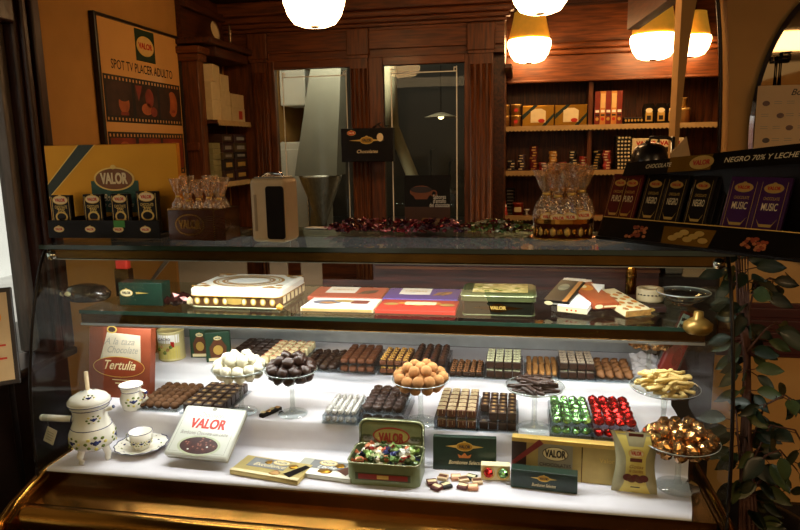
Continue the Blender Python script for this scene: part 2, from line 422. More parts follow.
wbox(3.42, lz, .115, .08, 'white box at the bottom of the second stack, upper left shelf')
wbox(3.42, lz+.081, .115, .075, 'white box midway up the second stack, upper left shelf')
wbox(3.42, lz+.157, .10, .08, 'white box topping the second stack on the upper left shelf')
def rl(b): b.rect(-.02, .015, .035, .06, -.071, M_wbox2, T(.0605+.0006-.071, 0, 0) @ RZ(90)) if False else b.add([(.0612, .0, .012), (.0612, .05, .012), (.0612, .05, .058), (.0612, .0, .058)], [(0, 1, 2, 3)], M_wbox2)
wbox(3.575, lz, .175, .072, 'long white box with a red square label, upper left shelf', rl)
wbox(3.575, lz+.073, .165, .075, 'plain white box lying on the red labelled one, upper left shelf')
M_dbx = [mat('brown_carton', '#3c2416', .5, var=.2), mat('plum_carton', '#35191a', .5, var=.2), mat('olive_carton', '#4a3a22', .5, var=.2), mat('black_carton', '#211611', .5, var=.2)]
def dbox(y, z, w, h, mm, lab):
    def deco(b):
        b.add([(.0612, -w*.3, h*.3), (.0612, w*.3, h*.3), (.0612, w*.3, h*.7), (.0612, -w*.3, h*.7)], [(0, 1, 2, 3)], M_goldp if h > .05 else M_grey)
    carton('dark_carton', lab, (gx, y, z), (.12, w, h), mm, 0, 'dark cartons on the lower left shelf', deco)
k = 0
words = ['bottom', 'second', 'third', 'fourth', 'fifth', 'sixth', 'seventh', 'eighth']
for st, (yy, ww) in enumerate(((3.41, .13), (3.575, .17))):
    z = 1.336
    for j, h in enumerate((.055, .06, .035, .05, .045)):
        dbox(yy, z, ww, h, M_dbx[(j*3+st) % 4], f'dark carton, {words[j]} from below in the {("nearer", "further")[st]} stack, lower left shelf'); z += h+.001
z = 1.336
for j in range(7):
    carton('pale_booklet', f'pale slim box, {words[j]} from below in the stack behind the column', (gx-.01, 3.305, z), (.11, .1, .028), mat('pale_slim', '#8f8a5e', .6, var=.1), 0, 'pale slim boxes on the lower left shelf'); z += .029
# knick-knacks on its top
b = MB(); b.lathe([(0, 0), (.03, .0), (.045, .006), (.047, .008), (.03, .004), (0, .003)], M_wbox, 20, T(0, 0, .047) @ RY(80)); tag(b.build('small_plate', None, (LX-.02, 3.31, LT+.031)), 'small pale plate propped on top of the left shelving', 'plate')
b = MB(); b.lathe([(0, 0), (.022, 0), (.02, .008), (.008, .014), (.007, .03), (.011, .036), (.006, .05), (.01, .06), (.006, .075), (.009, .085), (.004, .1), (.006, .108), (0, .115)], mat('pewter', '#8d7a62', .3, .8, .2), 14); tag(b.build('candlestick', None, (LX-.02, 3.50, LT+.031)), 'small slim candlestick on top of the left shelving', 'candlestick')

# ------------------------------------------------------------------ wall with two glazed doors
mb = MB(); mb.span((WX, DY+.02, 1.99), (-.10, DY+.10, CZ), M_woodx); mb.span((WX, DY+.02, 0), (-1.52, DY+.10, 1.99), M_wood)
mb.span((WX, DY, 2.03), (-.10, DY+.02, 2.13), M_woodx, .004)
mb.span((WX, DY-.01, 2.145), (-.09, DY+.02, 2.165), M_woodx, .005); mb.span((WX, DY-.03, 2.165), (-.07, DY+.02, 2.19), M_woodx, .006)
mb.span((WX, DY-.05, 2.19), (-.05, DY+.02, 2.225), M_woodx, .01); mb.span((WX, DY-.075, 2.225), (-.025, DY+.02, CZ-.002), M_woodx, .01)
mb.span((WX, DY+.02, 0), (-.10, DY+.10, .62), M_woodx)
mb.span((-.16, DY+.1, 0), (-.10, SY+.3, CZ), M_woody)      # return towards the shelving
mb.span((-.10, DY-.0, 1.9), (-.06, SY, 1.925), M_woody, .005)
struct(mb, 'wall_back')
def pilaster(x0, x1, name):
    m_ = MB(); w = x1-x0; m_.span((x0, DY, 0), (x1, DY+.10, 1.995), M_wood)
    for i in range(4):
        xx = x0+w*(i+.5)/4; m_.tube([(xx, DY, .75), (xx, DY, 1.93)], w*.09, M_wood, 8)
    m_.span((x0-.012, DY-.022, 2.0), (x1+.012, DY+.02, 2.14), M_wood, .005); m_.span((x0-.006, DY-.012, 1.985), (x1+.006, DY+.02, 2.0), M_wood)
    struct(m_, name)
pilaster(-1.52, -1.43, 'trim_1'); pilaster(-.945, -.845, 'trim_2'); pilaster(-.285, -.16, 'trim_3')
M_dglass = pane('door_glass', '#e4e8e0', .3, .0)
M_etch = mat('etched_line', '#f4f2e8', .6, var=.03)
for n, (x0, x1) in enumerate(((-1.43, -.945), (-.845, -.285))):
    f = MB(); px0, px1 = (at(275, 120, y=DY).x, at(353, 120, y=DY).x) if n == 0 else (at(383, 120, y=DY).x, at(464, 120, y=DY).x)
    f.span((x0, DY+.02, .62), (px0, DY+.07, 1.99), M_wood, .003); f.span((px1, DY+.02, .62), (x1, DY+.07, 1.99), M_wood, .003)
    f.span((px0, DY+.02, 1.945), (px1, DY+.07, 1.99), M_woodx, .003); f.span((px0, DY+.02, .62), (px1, DY+.07, .9), M_woodx, .003)
    d = struct(f, f'door_{n+1}')
    MB().span((px0, DY+.04, .9), (px1, DY+.045, 1.945), M_dglass).build('glass_pane', d)
    e = MB(); i = .04
    for a, c in (((px0+i, 1.90), (px1-i, 1.905)), ((px0+i, .95), (px0+i+.006, 1.93)), ((px1-i-.006, .95), (px1-i, 1.93))): e.rect(a[0], a[1], c[0], c[1], DY+.0385, M_etch)
    for q in (px0+i, px1-i-.02): e.rect(q, 1.9, q+.02, 1.906, DY+.038, M_etch); e.rect(q, 1.92, q+.02, 1.926, DY+.038, M_etch); e.rect(q, 1.9, q+.005, 1.926, DY+.038, M_etch); e.rect(q+.015, 1.9, q+.02, 1.926, DY+.038, M_etch)
    e.build('etched_border', d)
# kitchen behind the doors
mb = MB(); M_kw = mat('kitchen_tile', '#4b4136', .5, var=.15, scale=3)
mb.span((WX, 5.6, 0), (-.1, 5.68, CZ), M_kw); struct(mb, 'wall_kitchen')
for i in range(5): pass
# cupboard front with a pale panel
b = MB(); b.span((-1.69, 4.55, 0), (-1.43, 4.95, 1.55), mat('fridge_white', '#e4e2da', .35, var=.03), .01); b.span((-1.685, 4.54, .7), (-1.44, 4.552, 1.5), mat('fridge_white'), .006); b.tube([(-1.49, 4.53, .95), (-1.49, 4.53, 1.2)], .008, M_chrome)
tag(b.build('refrigerator'), 'white refrigerator lit behind the left glazed door', 'refrigerator')
b = MB(); b.span((-1.69, 4.6, 1.80), (-1.50, 4.9, 2.05), mat('fridge_white'), .01); tag(b.build('wall_cabinet'), 'white box cabinet high up behind the left glazed door', 'cabinet')
# extractor hood
HX, HY = at(321.5, 200, y=4.3).x, 4.3
hd = thing('extractor_hood', 'pale sloping extractor hood tapering upward behind the left door', 'extractor hood', (HX, HY, 0))
zt, zm, zb = 2.25, at(320, 175, y=4.3).z, at(320, 222, y=4.3).z
b = MB(); M_hood = mat('hood_grey', '#9b988c', .35, .3, .06, 8)
w0, w1_ = .19, .06
def frustum(mbx, a, za, c, zc, m, ox=0):
    vs = [(-a, -a*.8, za), (a, -a*.8, za), (a, a*.8, za), (-a, a*.8, za), (-c+ox, -c*.8, zc), (c+ox, -c*.8, zc), (c+ox, c*.8, zc), (-c+ox, c*.8, zc)]
    mbx.add(vs, [(0, 1, 2, 3), (4, 5, 6, 7), (0, 1, 5, 4), (1, 2, 6, 5), (2, 3, 7, 6), (3, 0, 4, 7)], m)
frustum(b, .142, zm, .085, zt, M_hood, .115); b.build('hood_body', hd)
b = MB(); b.lathe([(0, zm), (.142, zm), (.142, zm-.015), (.03, zb), (.03, zb-.03), (0, zb-.03)], mat('funnel_steel', '#b5b1a8', .35, .45, .2, 14, stretch=(6, 6, .6)), 32, smooth=True); b.build('funnel', hd)
b = MB(); b.tube([(0, 0, zb-.03), (0, 0, .75)], .03, M_steel); b.build('stem', hd)
# added pale tube imitating a reflection in the right door glass
b = MB(); q0 = at(389, 65, y=4.4); q1 = at(392, 125, y=4.4); q2 = at(418, 190, y=4.4)
b.tube([(q0.x, 4.4, q0.z+.2), (q0.x, 4.4, q0.z), (q1.x, 4.4, q1.z)], .045, mat('reflection_cream', '#e2d9b8', .5, var=.05), 20); b.tube([(q1.x, 4.4, q1.z), (q2.x, 4.4, q2.z), (q2.x, 4.4, .7)], .04, mat('reflection_cream'), 20)
tag(b.build('door_reflection'), 'cream tube standing in for a reflection at the left edge of the right door', 'reflection stand-in')
# pendant lamp with flat shade in the kitchen
p = at(441, 117, y=4.9)
kl = thing('pendant_lamp', 'flat white pendant lamp glowing in the kitchen behind the right door', 'lamp', p)
MB().lathe([(0, .035), (.03, .03), (.12, .0), (.118, -.004), (.03, .022), (0, .027)], mat('enamel_white', '#e8dcc0', .4, var=.03)).build('lamp_shade', kl)
MB().ico(.022, mat('kitchen_bulb', '#ffdf9a', .5, emit=14), 2, T(0, 0, .005)).build('bulb', kl)
MB().tube([(0, 0, .03), (0, 0, CZ-p.z)], .004, M_ink).build('cord', kl)
# kitchen worktop and hanging ladles
b = MB(); b.span((-1.6, 5.0, 0), (-.2, 5.55, .92), M_steel, .005); tag(b.build('kitchen_worktop'), 'steel kitchen worktop in the dark behind the doors', 'worktop')
for (x, y, lab) in ((431, 160, 'steel ladle hanging upper right behind the right door'), (450, 172, 'steel ladle hanging lowest behind the right door')):
    p = at(x, y, y=5.3); b = MB(); b.ico(.045, M_steel, 2, T(0, 0, -.16), sc=(1, .6, .8)); b.tube([(0, 0, -.12), (0, .0, .08)], .008, M_steel); b.tube([(0, 0, .08), (0, .28, .09)], .004, M_steel)
    tag(b.build('ladle', None, p), lab, 'ladle', 'ladles in the kitchen')

# black sign box hung on the middle pilaster
p = at(368, 145, y=3.60); k = mpp(p)
sg = thing('hanging_box_sign', 'black chocolate box hung on the pilaster between the two doors', 'box sign', p, -2)
b = MB(); w, h = 53*k, 33*k; b.box((0, 0, 0), (w, .05, h), M_black, .003)
logo(b, 0, .025, .075, -.0262, fill=M_gold, ink=M_ink); b.poly([(-.1, .025), (-.037, .03), (-.037, .02)], -.026, M_goldp); b.poly([(.1, .025), (.037, .03), (.037, .02)], -.026, M_goldp)
b.text('Chocolates', .0, -.035, .026, -.0262, M_cream2, shear=.3); logo(b, -.085, .065, .05, -.0262, fill=M_red)
b.disc(.075, .04, .018, .022, -.0264, M_cream2); b.build('box', sg)
b = MB(); b.tube([(.03, 0, h/2), (.05, .03, h/2+.02), (.075, .0, h/2)], .006, M_ink); b.tube([(.05, .03, h/2+.02), (.05, .1, h/2+.03)], .004, M_ink); b.build('hook', sg)

# ------------------------------------------------------------------ shelving to the right of the doors
SXa, SXb = -.10, 1.32
su = thing('shelving_unit', 'long dark wood wall shelving to the right of the glazed doors', 'shelving', (0, SY, 0))
O = Vector((0, SY, 0))
b = rel(MB()); b.span((SXa, SY+.26, 0), (SXb, SY+.3, 2.05), M_wood)
for i in range(28): b.span((SXa+i*.05, SY+.254, .9), (SXa+i*.05+.044, SY+.26, 1.9), M_wood)
b.build('back_panel', su)
b = rel(MB()); b.span((SXa, SY, 1.875), (SXb, SY+.05, 2.02), M_woodx, .004); b.span((SXa, SY-.01, 1.865), (SXb, SY+.05, 1.88), M_woodx, .004); b.build('fascia', su)
b = rel(MB()); b.span((SXa, SY-.03, 2.02), (SXb, SY+.3, 2.05), M_woodx, .008); b.span((SXa, SY-.06, 2.05), (SXb, SY+.3, 2.085), M_woodx, .012); b.span((SXa, SY-.02, 2.085), (SXb, SY+.3, CZ-.002), M_woodx); b.build('cornice', su)
SZ = [1.612, 1.342, 1.065]
for z, xe in zip(SZ, (1.30, 1.30, 1.3)):
    b = rel(MB()); b.span((SXa, SY+.01, z-.02), (xe, SY+.26, z), M_woodx); b.span((SXa, SY+.006, z-.014), (xe, SY+.01, z), M_shed)
    scallop(b, (SXa, SY+.004, z-.012), (xe, SY+.004, z-.012), 60, .022); b.build('shelf', su)
xd = at(591, 100, y=SY+.02).x
b = rel(MB()); b.span((xd-.012, SY+.012, 1.345), (xd+.012, SY+.25, 1.59), M_wood) if False else b.span((xd-.012, SY+.03, SZ[0]), (xd+.012, SY+.26, 1.875), M_wood); b.span((xd-.012, SY+.03, SZ[1]), (xd+.012, SY+.26, SZ[0]-.02), M_wood); b.build('divider', su)
b = rel(MB())
for i in range(3): b.span((1.20+i*.035, SY-.02+.0, 0), (1.225+i*.035, SY+.02, 1.86), M_wood, .004)
b.span((1.19, SY, 0), (1.33, SY+.02, 1.86), M_wood); b.build('end_column', su)
struct(MB().span((-.1, SY+.32, 0), (3.2, SY+.4, CZ), M_cream), 'wall_rear')
def onshelf(px, lev, dy=.06): q = at(px, 120, y=SY+dy); return Vector((q.x, SY+dy, SZ[lev]+.0005))
kS = mpp((.4, SY+.06, 1.6))
# cream tins, two stacks
M_ctin = mat('cream_tin', '#cfa75e', .35, .3, .06)
def tin(r, h): return MB().lathe([(0, 0), (r, 0), (r, h*.86), (r*1.03, h*.87), (r*1.03, h), (r*.9, h), (0, h-.002)], M_ctin, 22)
for px, nm in ((504.5, 'left'), (516, 'right')):
    for lv, wd in enumerate(('lower', 'upper')):
        b = tin(.03, .066); b.disc(0, .03, .012, .012, -.0306, M_red)
        tag(b.build('cream_tin', None, onshelf(px, 0)+Vector((0, 0, lv*.067))), f'round cream tin, {wd} of the {nm} stack left on the top wall shelf', 'tin', 'cream tins on the top wall shelf')
for px, lab in ((683, 'large round cream tin at the right end of the top wall shelf'),):
    b = tin(.038, .085); tag(b.build('cream_tin', None, onshelf(px, 0, .09)), lab, 'tin')
    b = tin(.025, .06); tag(b.build('cream_tin', None, onshelf(px-2, 0, .09)+Vector((0, 0, .087))), 'small round cream tin on the large one at the right end', 'tin')
for px, nm in ((538, 'left'), (570.5, 'right')):
    w, h = 31*kS, 20*kS; b = MB(); b.box((0, 0, h/2), (w, .05, h), M_gold, .003)
    b.poly([(-w*.5, h*.3), (-w*.5, h*.55), (-w*.15, h), (.0-w*.28+.05, h)], -.0256, M_dgreen) ; b.poly([(w*.12, 0), (w*.25, 0), (w*.5, h*.45), (w*.5, h*.62)], -.0256, M_dgreen)
    b.poly([(-.045, .02), (.045, .02), (.045, h*.72), (.02, h*.84), (-.02, h*.84), (-.045, h*.72)], -.026, M_cream2); b.disc(.02, .03, .02, .012, -.0265, M_red)
    tag(b.build('gift_box', None, onshelf(px, 0)), f'gold gift box with a green ribbon band, {nm} of two on the top wall shelf', 'box', 'gold gift boxes on the top wall shelf')
M_tred = mat('tall_red', '#7a2a18', .4, var=.15); M_tor = mat('tall_orange', '#c8863e', .35, var=.1)
for i, px in enumerate((596.5, 602, 607.5, 613, 618.5)):
    w, h = 5.2*kS, 32*kS; b = MB(); b.box((0, 0, h/2), (w, .05, h), M_tred if i % 2 == 0 else M_tor, .002)
    b.rect(-w*.35, .07, w*.35, .085, -.0256, M_white); b.rect(-w*.35, .05, w*.35, .06, -.0256, M_ink); b.disc(0, .012+.02, w*.3, .01, -.0258, M_red if i % 2 else M_goldp)
    if i % 2: b.rect(-w*.42, h*.5, w*.42, h*.93, -.0256, mat('tall_cream', '#e0b878', .4, var=.08))
    tag(b.build('tall_box', None, onshelf(px, 0)), ('tall red box' if i % 2 == 0 else 'tall orange box with a cream panel')+f', {("first", "second", "third", "fourth", "last")[i]} in the row right of the shelf divider', 'box', 'tall boxes beside the divider')
b = MB(); b.box((0, 0, .018), (.115, .05, .036), M_black, .003); [b.disc(-.045+.018*i, .02, .006, .008, -.0256, M_goldp) for i in range(6)]
tag(b.build('flat_black_box', None, onshelf(633, 0)), 'low black box between the tall boxes and the dark pouches, top wall shelf', 'box')
for px, nm in ((648, 'left'), (660, 'middle'), (671, 'right')):
    b = MB(); w, h = .066, .115; b.prism([(-w/2, 0), (w/2, 0), (w/2, h*.8), (w*.35, h), (-w*.35, h), (-w/2, h*.8)], -.025, .025, M_black); b.rect(-.02, .012, .02, .065, -.0256, M_goldp); b.disc(0, .075, .02, .014, -.026, M_cream2); b.rect(-.012, .02, .012, .045, -.026, M_ink)
    tag(b.build('coffee_pouch', None, onshelf(px, 0)), f'black pouch with a pale label, {nm} of the three on the top wall shelf', 'pouch', 'black pouches on the top wall shelf')
# small round tins stacked along the middle shelf
stacks = [(502, 160, '#2b2730', 'navy'), (511.5, 158.5, '#2b2730', 'navy'), (522, 154.5, '#3a2630', 'plum'), (534, 145, '#6d2220', 'dark red'), (543.5, 161, '#8b2b1e', 'red'), (553.5, 152, '#c98f3a', 'amber'), (564, 161, '#8b2024', 'crimson'), (574, 152.5, '#1c1714', 'black'), (585, 157.5, '#9a2a1a', 'scarlet'), (598, 152, '#1d1613', 'black'), (608, 151, '#a33a34', 'pink red')]
ordn = ['first', 'second', 'third', 'fourth', 'fifth', 'sixth', 'seventh', 'eighth', 'ninth', 'tenth', 'last']
for i, (px, top, cc, cn) in enumerate(stacks):
    mm = mat('tin_'+cn.replace(' ', '_'), cc, .4, .2, .1); hh = .0165; n = max(3, round((170.5-top)*kS/hh/1.0)); r = 3.9*kS
    pr = MB(); pr.lathe([(0, 0), (r, 0), (r*1.03, .002), (r*1.03, .005), (r, .006), (r, hh-.002), (r*.95, hh-.0006), (0, hh-.0006)], mm, 18)
    pr.rect(-r*.5, .006, r*.5, .012, -r*1.01, M_cream2 if i % 3 else M_goldp)
    me = pr.mesh('small_round_tin'); bs = onshelf(px, 1, .07)
    for j in range(n):
        o = bpy.data.objects.new('small_round_tin', me); COL.objects.link(o)
        o.location = bs+Vector((random.uniform(-.004, .004), random.uniform(-.003, .003), j*hh)); o.rotation_euler = (0, 0, random.uniform(-.5, .5))
        pos = 'topmost' if j == n-1 else 'bottom' if j == 0 else f'{ordn[j]} from below'
        tag(o, f'small {cn} round tin, {pos} in the {ordn[i]} stack, middle shelf', 'tin', 'small round tins on the middle wall shelf')
bs = onshelf(624, 1, .07); z = 0
for j in range(9):
    b = MB(); b.box((0, 0, .011), (.095, .09, .021), M_black, .002); [b.disc(-.03+.02*q, .011, .007, .006, -.0456, M_cream2) for q in range(4)]
    tag(b.build('flat_dark_box', None, bs+Vector((random.uniform(-.003, .003), 0, j*.0222))), f'flat black box, {"topmost" if j == 8 else "bottom" if j == 0 else ordn[j]+" from below"} in the pile right of the small tins', 'box', 'pile of flat black boxes')
for i, px in enumerate((646, 670)):
    for j in range(2):
        b = MB(); w, h = 26*kS*(1 if i == 0 else .95), 15*kS; b.box((0, 0, h/2), (w, .08, h), M_cream2, .002); b.text('VALOR', 0, h*.66, .035, -.0405, M_red); b.disc(0, h*.26, w*.35, h*.17, -.0406, M_choc); 
        tag(b.build('white_chocolate_box', None, onshelf(px, 1, .06)+Vector((0, 0, j*(h+.001)))), f'cream box with red lettering, {("lower", "upper")[j]} of the {("left", "right")[i]} pair on the middle shelf', 'box', 'cream boxes on the middle wall shelf')
# low shelf
b = MB(); b.tube([(0, 0, 0), (-.045, .02, .25)], .011, mat('candy_red', '#a02418', .35, var=.1)); [b.tube([(-.045*q, .02*q, .25*q), (-.045*q-.005, .02*q, .25*q+.02)], .0115, M_white) for q in (.2, .45, .7)]
tag(b.build('candy_cane', None, onshelf(507, 2, .03)), 'red stick leaning at the left end of the lowest wall shelf', 'candy stick')
bs = onshelf(509.5, 2, .1)
for j in range(8):
    b = MB(); b.box((0, 0, .010), (.06, .07, .02), M_black, .002); b.rect(-.02, .004, .02, .009, -.0356, M_grey)
    tag(b.build('slim_dark_box', None, bs+Vector((.01, .02, j*.0205))), f'slim dark box, {"topmost" if j == 7 else "bottom" if j == 0 else ordn[j]+" from below"} in the pile by the red stick', 'box', 'pile of slim dark boxes on the lowest shelf')
b = tin(.033, .075); b.mats[0] = mat('red_tin', '#9a3520', .35, .2, .1); b.rect(-.022, .02, .022, .05, -.0335, M_cream2); tag(b.build('red_tin', None, onshelf(519, 2)), 'round red tin with a cream label on the lowest wall shelf', 'tin')
b = MB(); b.lathe([(0, 0), (.014, 0), (.006, .008), (.006, .018), (.018, .03), (.02, .036), (.016, .034), (0, .022)], M_porc, 16); tag(b.build('egg_cup', None, onshelf(528, 2)), 'small white footed cup beside the red tin on the lowest shelf', 'cup')

# ------------------------------------------------------------------ right wall with mirror arch and oval mirror
RY_, RT_ = 2.60, .10
xl0, xl1 = at(675, 130, y=RY_).x, at(679, 130, y=RY_).x
xr = at(731, 100, y=RY_).x; xfar = 3.2
mb = MB()
cz_, a_, = 1.35, (xr-xl1)/2; ac = (xr+xl1)/2; bz = .78
N = 40
el = []
for i in range(N+1):
    t = -PI/2+PI*2*i/N; el.append((ac+a_*math.cos(t), cz_+bz*math.sin(t)))
outl = [(ac, 0), (xfar, 0), (xfar, CZ), (xl0, CZ), (xl0-.0, 0)]
# wall drawn as strips around the tall oval opening
def strip(m_, side):
    for i in range(N//2):
        t0, t1 = -PI/2+PI*i/(N/2), -PI/2+PI*(i+1)/(N/2)
        x0, z0 = ac+side*a_*math.cos(t0), cz_+bz*math.sin(t0); x1, z1 = ac+side*a_*math.cos(t1), cz_+bz*math.sin(t1)
        xe = xfar if side > 0 else xl0
        q = [(x0, z0), (xe, z0), (xe, z1), (x1, z1)]
        m_.add([(x, RY_, z) for x, z in q]+[(x, RY_+RT_, z) for x, z in q], [(0, 1, 2, 3), (7, 6, 5, 4), (0, 3, 7, 4), (1, 2, 6, 5)], M_pillar)
strip(mb, 1); strip(mb, -1)
mb.span((xl0, RY_, 0), (xfar, RY_+RT_, cz_-bz), M_pillar); mb.span((xl0, RY_, cz_+bz), (xfar, RY_+RT_, CZ), M_pillar)
za, zb_ = at(790, 357, y=RY_).z, at(790, 303, y=RY_).z
mb.span((xr+.005, RY_-.012, za), (xfar, RY_, zb_), M_maroon, .003)
for i in range(4): z = za+.012+(zb_-za-.02)*i/4; mb.span((xr+.005, RY_-.018, z), (xfar, RY_-.01, z+(zb_-za)*.18), M_maroon, .004)
mb.span((xr+.005, RY_-.02, 0), (xfar, RY_, .12), M_dark)
struct(mb, 'wall_right')
tr = MB(); pts = [(ac+(a_-.004)*math.cos(t), RY_+RT_-.01, cz_+(bz-.004)*math.sin(t)) for t in [2*PI*i/48 for i in range(49)]]
tr.tube(pts, .009, mat('dark_bead', '#2a1a10', .25, var=.2), 8); struct(tr, 'trim_4')
struct(MB().span((3.2, -6, 0), (3.3, 6.4, CZ), M_cream), 'wall_far_right')
# oval mirror
oc = at(832, 128, y=RY_-.02); k = mpp(oc); ra, rb = 77*k, 141*k
om = thing('oval_mirror', 'large oval wall mirror with a silver rim on the right wall', 'mirror', oc)
b = MB(); n = 64
b.lathe([(1, .0), (1.0, -.012), (.955, -.02), (.955, 0)], M_chrome, n, RX(90) @ S(ra, rb, 1) @ RX(180) if False else Matrix(((ra, 0, 0, 0), (0, 0, 1, .014), (0, rb, 0, 0), (0, 0, 0, 1))), smooth=False); b.build('bevelled_edge', om)
b = MB(); b.disc(0, 0, ra*.956, rb*.956, .002, mat('mirror_silver', '#b9a37c', .03, 1, .02), n=64); b.build('mirror_glass', om)
# sheet with drawn chocolates fixed to the mirror
q = at(758, 86, y=RY_-.045); k = mpp(q)
b = MB(); W, H = 62*k, 108*k; M_sheet = mat('menu_sheet', '#d6b88a', .6, var=.05, scale=9)
b.add(*box_geo(W, .003, H, 0, 1), M_sheet, T(W/2, 0, -H/2))
for i in range(6):
    for j in range(9):
        if (i+j*2) % 3 == 0: b.disc(.03+i*.04+.008*(j % 2), -.06-j*.042, .012, .009, -.0022, M_choc if (i+j) % 2 else M_choc2)
        else: [b.rect(.016+i*.04, -.055-j*.042-.007*r_, .04+i*.04, -.0535-j*.042-.007*r_, -.0022, M_grey) for r_ in range(2)]
b.text('Bombones', .17, -.025, .03, -.0022, M_ink, shear=.35)
tag(b.build('menu_sheet', None, q), 'cream sheet with pictures of chocolates fixed over the oval mirror', 'poster')
# iron ornament
q = at(779, 66, y=RY_-.026); k = mpp(q); b = MB(); M_iron = mat('wrought_iron', '#1c1310', .5, .4, .2)
for pts in ([(-2, -20), (-2, 9), (9, 9), (9, 4), (-7, 4), (-7, 9)], [(2, -20), (2, 13), (10, 13), (10, 6), (-2, 6)]):
    b.tube([(x*k, 0, z*k) for x, z in pts], .0042, M_iron, 6)
tag(b.build('iron_ornament', None, q), 'black wrought iron key-shaped ornament above the cream sheet', 'wall ornament')
# beam end dropping from the ceiling near the arch
b = MB(); q0 = at(627, 30, y=3.3); q1 = at(668, 0, y=2.75)
b.add([(q0.x, q0.y, q0.z), (q0.x+.05, q0.y, q0.z), (q0.x+.05, q0.y, CZ), (q0.x, q0.y, CZ), (q1.x, q1.y, q1.z), (q1.x+.05, q1.y, q1.z), (q1.x+.05, q1.y, CZ), (q1.x, q1.y, CZ)], [(0, 1, 2, 3), (4, 5, 6, 7), (0, 1, 5, 4), (1, 2, 6, 5), (2, 3, 7, 6), (3, 0, 4, 7)], M_woody)
struct(b, 'trim_5')

# ------------------------------------------------------------------ ceiling lamps
M_opal = mat('opal_glass', '#ffc888', .3, var=.0, emit=21.0)
LAMPS = [(315, 27, 62, .25, 'opal glass ceiling lamp above the left glazed door'), (540, 14, 60, .25, 'opal glass ceiling lamp nearest the camera at the top centre'), (529, 63, 43, .25, 'opal glass ceiling lamp hanging just below another, left of the gold boxes'), (653, 60, 46, .25, 'opal glass ceiling lamp beside the slim pale wall end'), (690, 57, 38, .215, 'opal glass ceiling lamp partly hidden behind the slim wall end')]
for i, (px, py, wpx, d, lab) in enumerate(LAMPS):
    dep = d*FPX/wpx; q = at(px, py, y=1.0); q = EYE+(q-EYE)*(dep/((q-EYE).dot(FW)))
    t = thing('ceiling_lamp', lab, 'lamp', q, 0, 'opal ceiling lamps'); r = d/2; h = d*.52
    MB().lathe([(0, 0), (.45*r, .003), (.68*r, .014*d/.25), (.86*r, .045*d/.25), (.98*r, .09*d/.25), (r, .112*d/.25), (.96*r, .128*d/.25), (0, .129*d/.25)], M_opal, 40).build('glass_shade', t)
    MB().lathe([(.9*r, .131*d/.25), (.92*r, .15*d/.25), (.82*r, .20*d/.25), (.72*r, .26*d/.25), (.70*r, .28*d/.25), (0, .285*d/.25)], mat('brass_painted_glow', '#d8962c', .3, 0, .1, emit=.38), 36).build('holder', t)  # emission imitates lamplight reflected by the brass holder
    MB().lathe([(0, -.004), (.012, -.003), (.02, 0), (.024, .004), (0, .004)], M_brass, 14, T(0, 0, -.001)).build('finial', [c for c in t.children if c.name.startswith('glass_shade')][0])
    zc = CZ-q.z
    if zc > .285*d/.25: MB().tube([(0, 0, .27*d/.25), (0, 0, zc-.001)], .02, M_brass, 12).build('rod', t)
# ================================================================== THE DISPLAY CASE
CX0, CX1 = -1.285, .465
ZT, ZS, Z1, Z2, Z3 = 1.255, 1.045, .660, .745, .802
YF, YR1, YR2, YB = 1.48, 1.680, 1.950, 2.285
dc = thing('display_case', 'long glass chocolate display counter with a polished brass base', 'display case', ((CX0+CX1)/2, 1.9, 0))
O = Vector(((CX0+CX1)/2, 1.9, 0))
b = rel(MB()); b.span((CX0, 1.40, 0), (CX1, YB+.03, .60), M_dark); b.build('base_cabinet', dc)
b = rel(MB()); b.span((CX0+.03, YF, .60), (CX1-.02, YB, Z1-.012), M_brassd)
b.span((CX0+.03, YR1+.022, Z1-.012), (CX1-.02, YB, Z2-.012), M_brassd); b.span((CX0+.03, YR2+.022, Z2-.012), (CX1-.02, YB, Z3-.012), M_brassd); b.build('deck', dc)
# brass front: ledge, roll, lower roll
b = rel(MB())
b.runx([(YF, .612), (1.375, .600), (1.372, .59), (YF, .59)], CX0+.02, CX1-.01, M_brass); b.build('brass_ledge', dc)
def arc(cy, cz, r, a0, a1, n=14): return [(cy+r*math.cos(math.radians(a0+(a1-a0)*i/n)), cz+r*math.sin(math.radians(a0+(a1-a0)*i/n))) for i in range(n+1)]
b = rel(MB()); b.runx(arc(1.385, .565, .040, 60, 260), CX0+.03, CX1-.01, M_brass, True, close=False); b.build('brass_roll', dc)
b = rel(MB()); b.runx(arc(1.385, .470, .055, 85, 265), CX0+.03, CX1-.01, M_brass, True, close=False); b.build('brass_roll', dc)
b = rel(MB()); b.span((CX0+.03, 1.36, .36), (CX1-.01, 1.40, .42), M_brass, .004); b.build('brass_skirt', dc)
# end cheeks of the base
prof = [(YB+.03, .0), (YB+.03, .64), (1.50, .64), (1.44, .625), (1.38, .61), (1.33, .585), (1.315, .54), (1.315, .0)]
for i, (xa, xb) in enumerate(((CX0-.012, CX0+.03), (CX1-.012, CX1+.02))):
    b = rel(MB()); b.runx(prof, xa, xb, M_brassd); b.build('end_cheek', dc)
    b = rel(MB()); b.tube([((xa+xb)/2, y-.004, z+.003) for y, z in prof[1:-1]], .010, M_brass, 8); b.build('cheek_trim', dc)
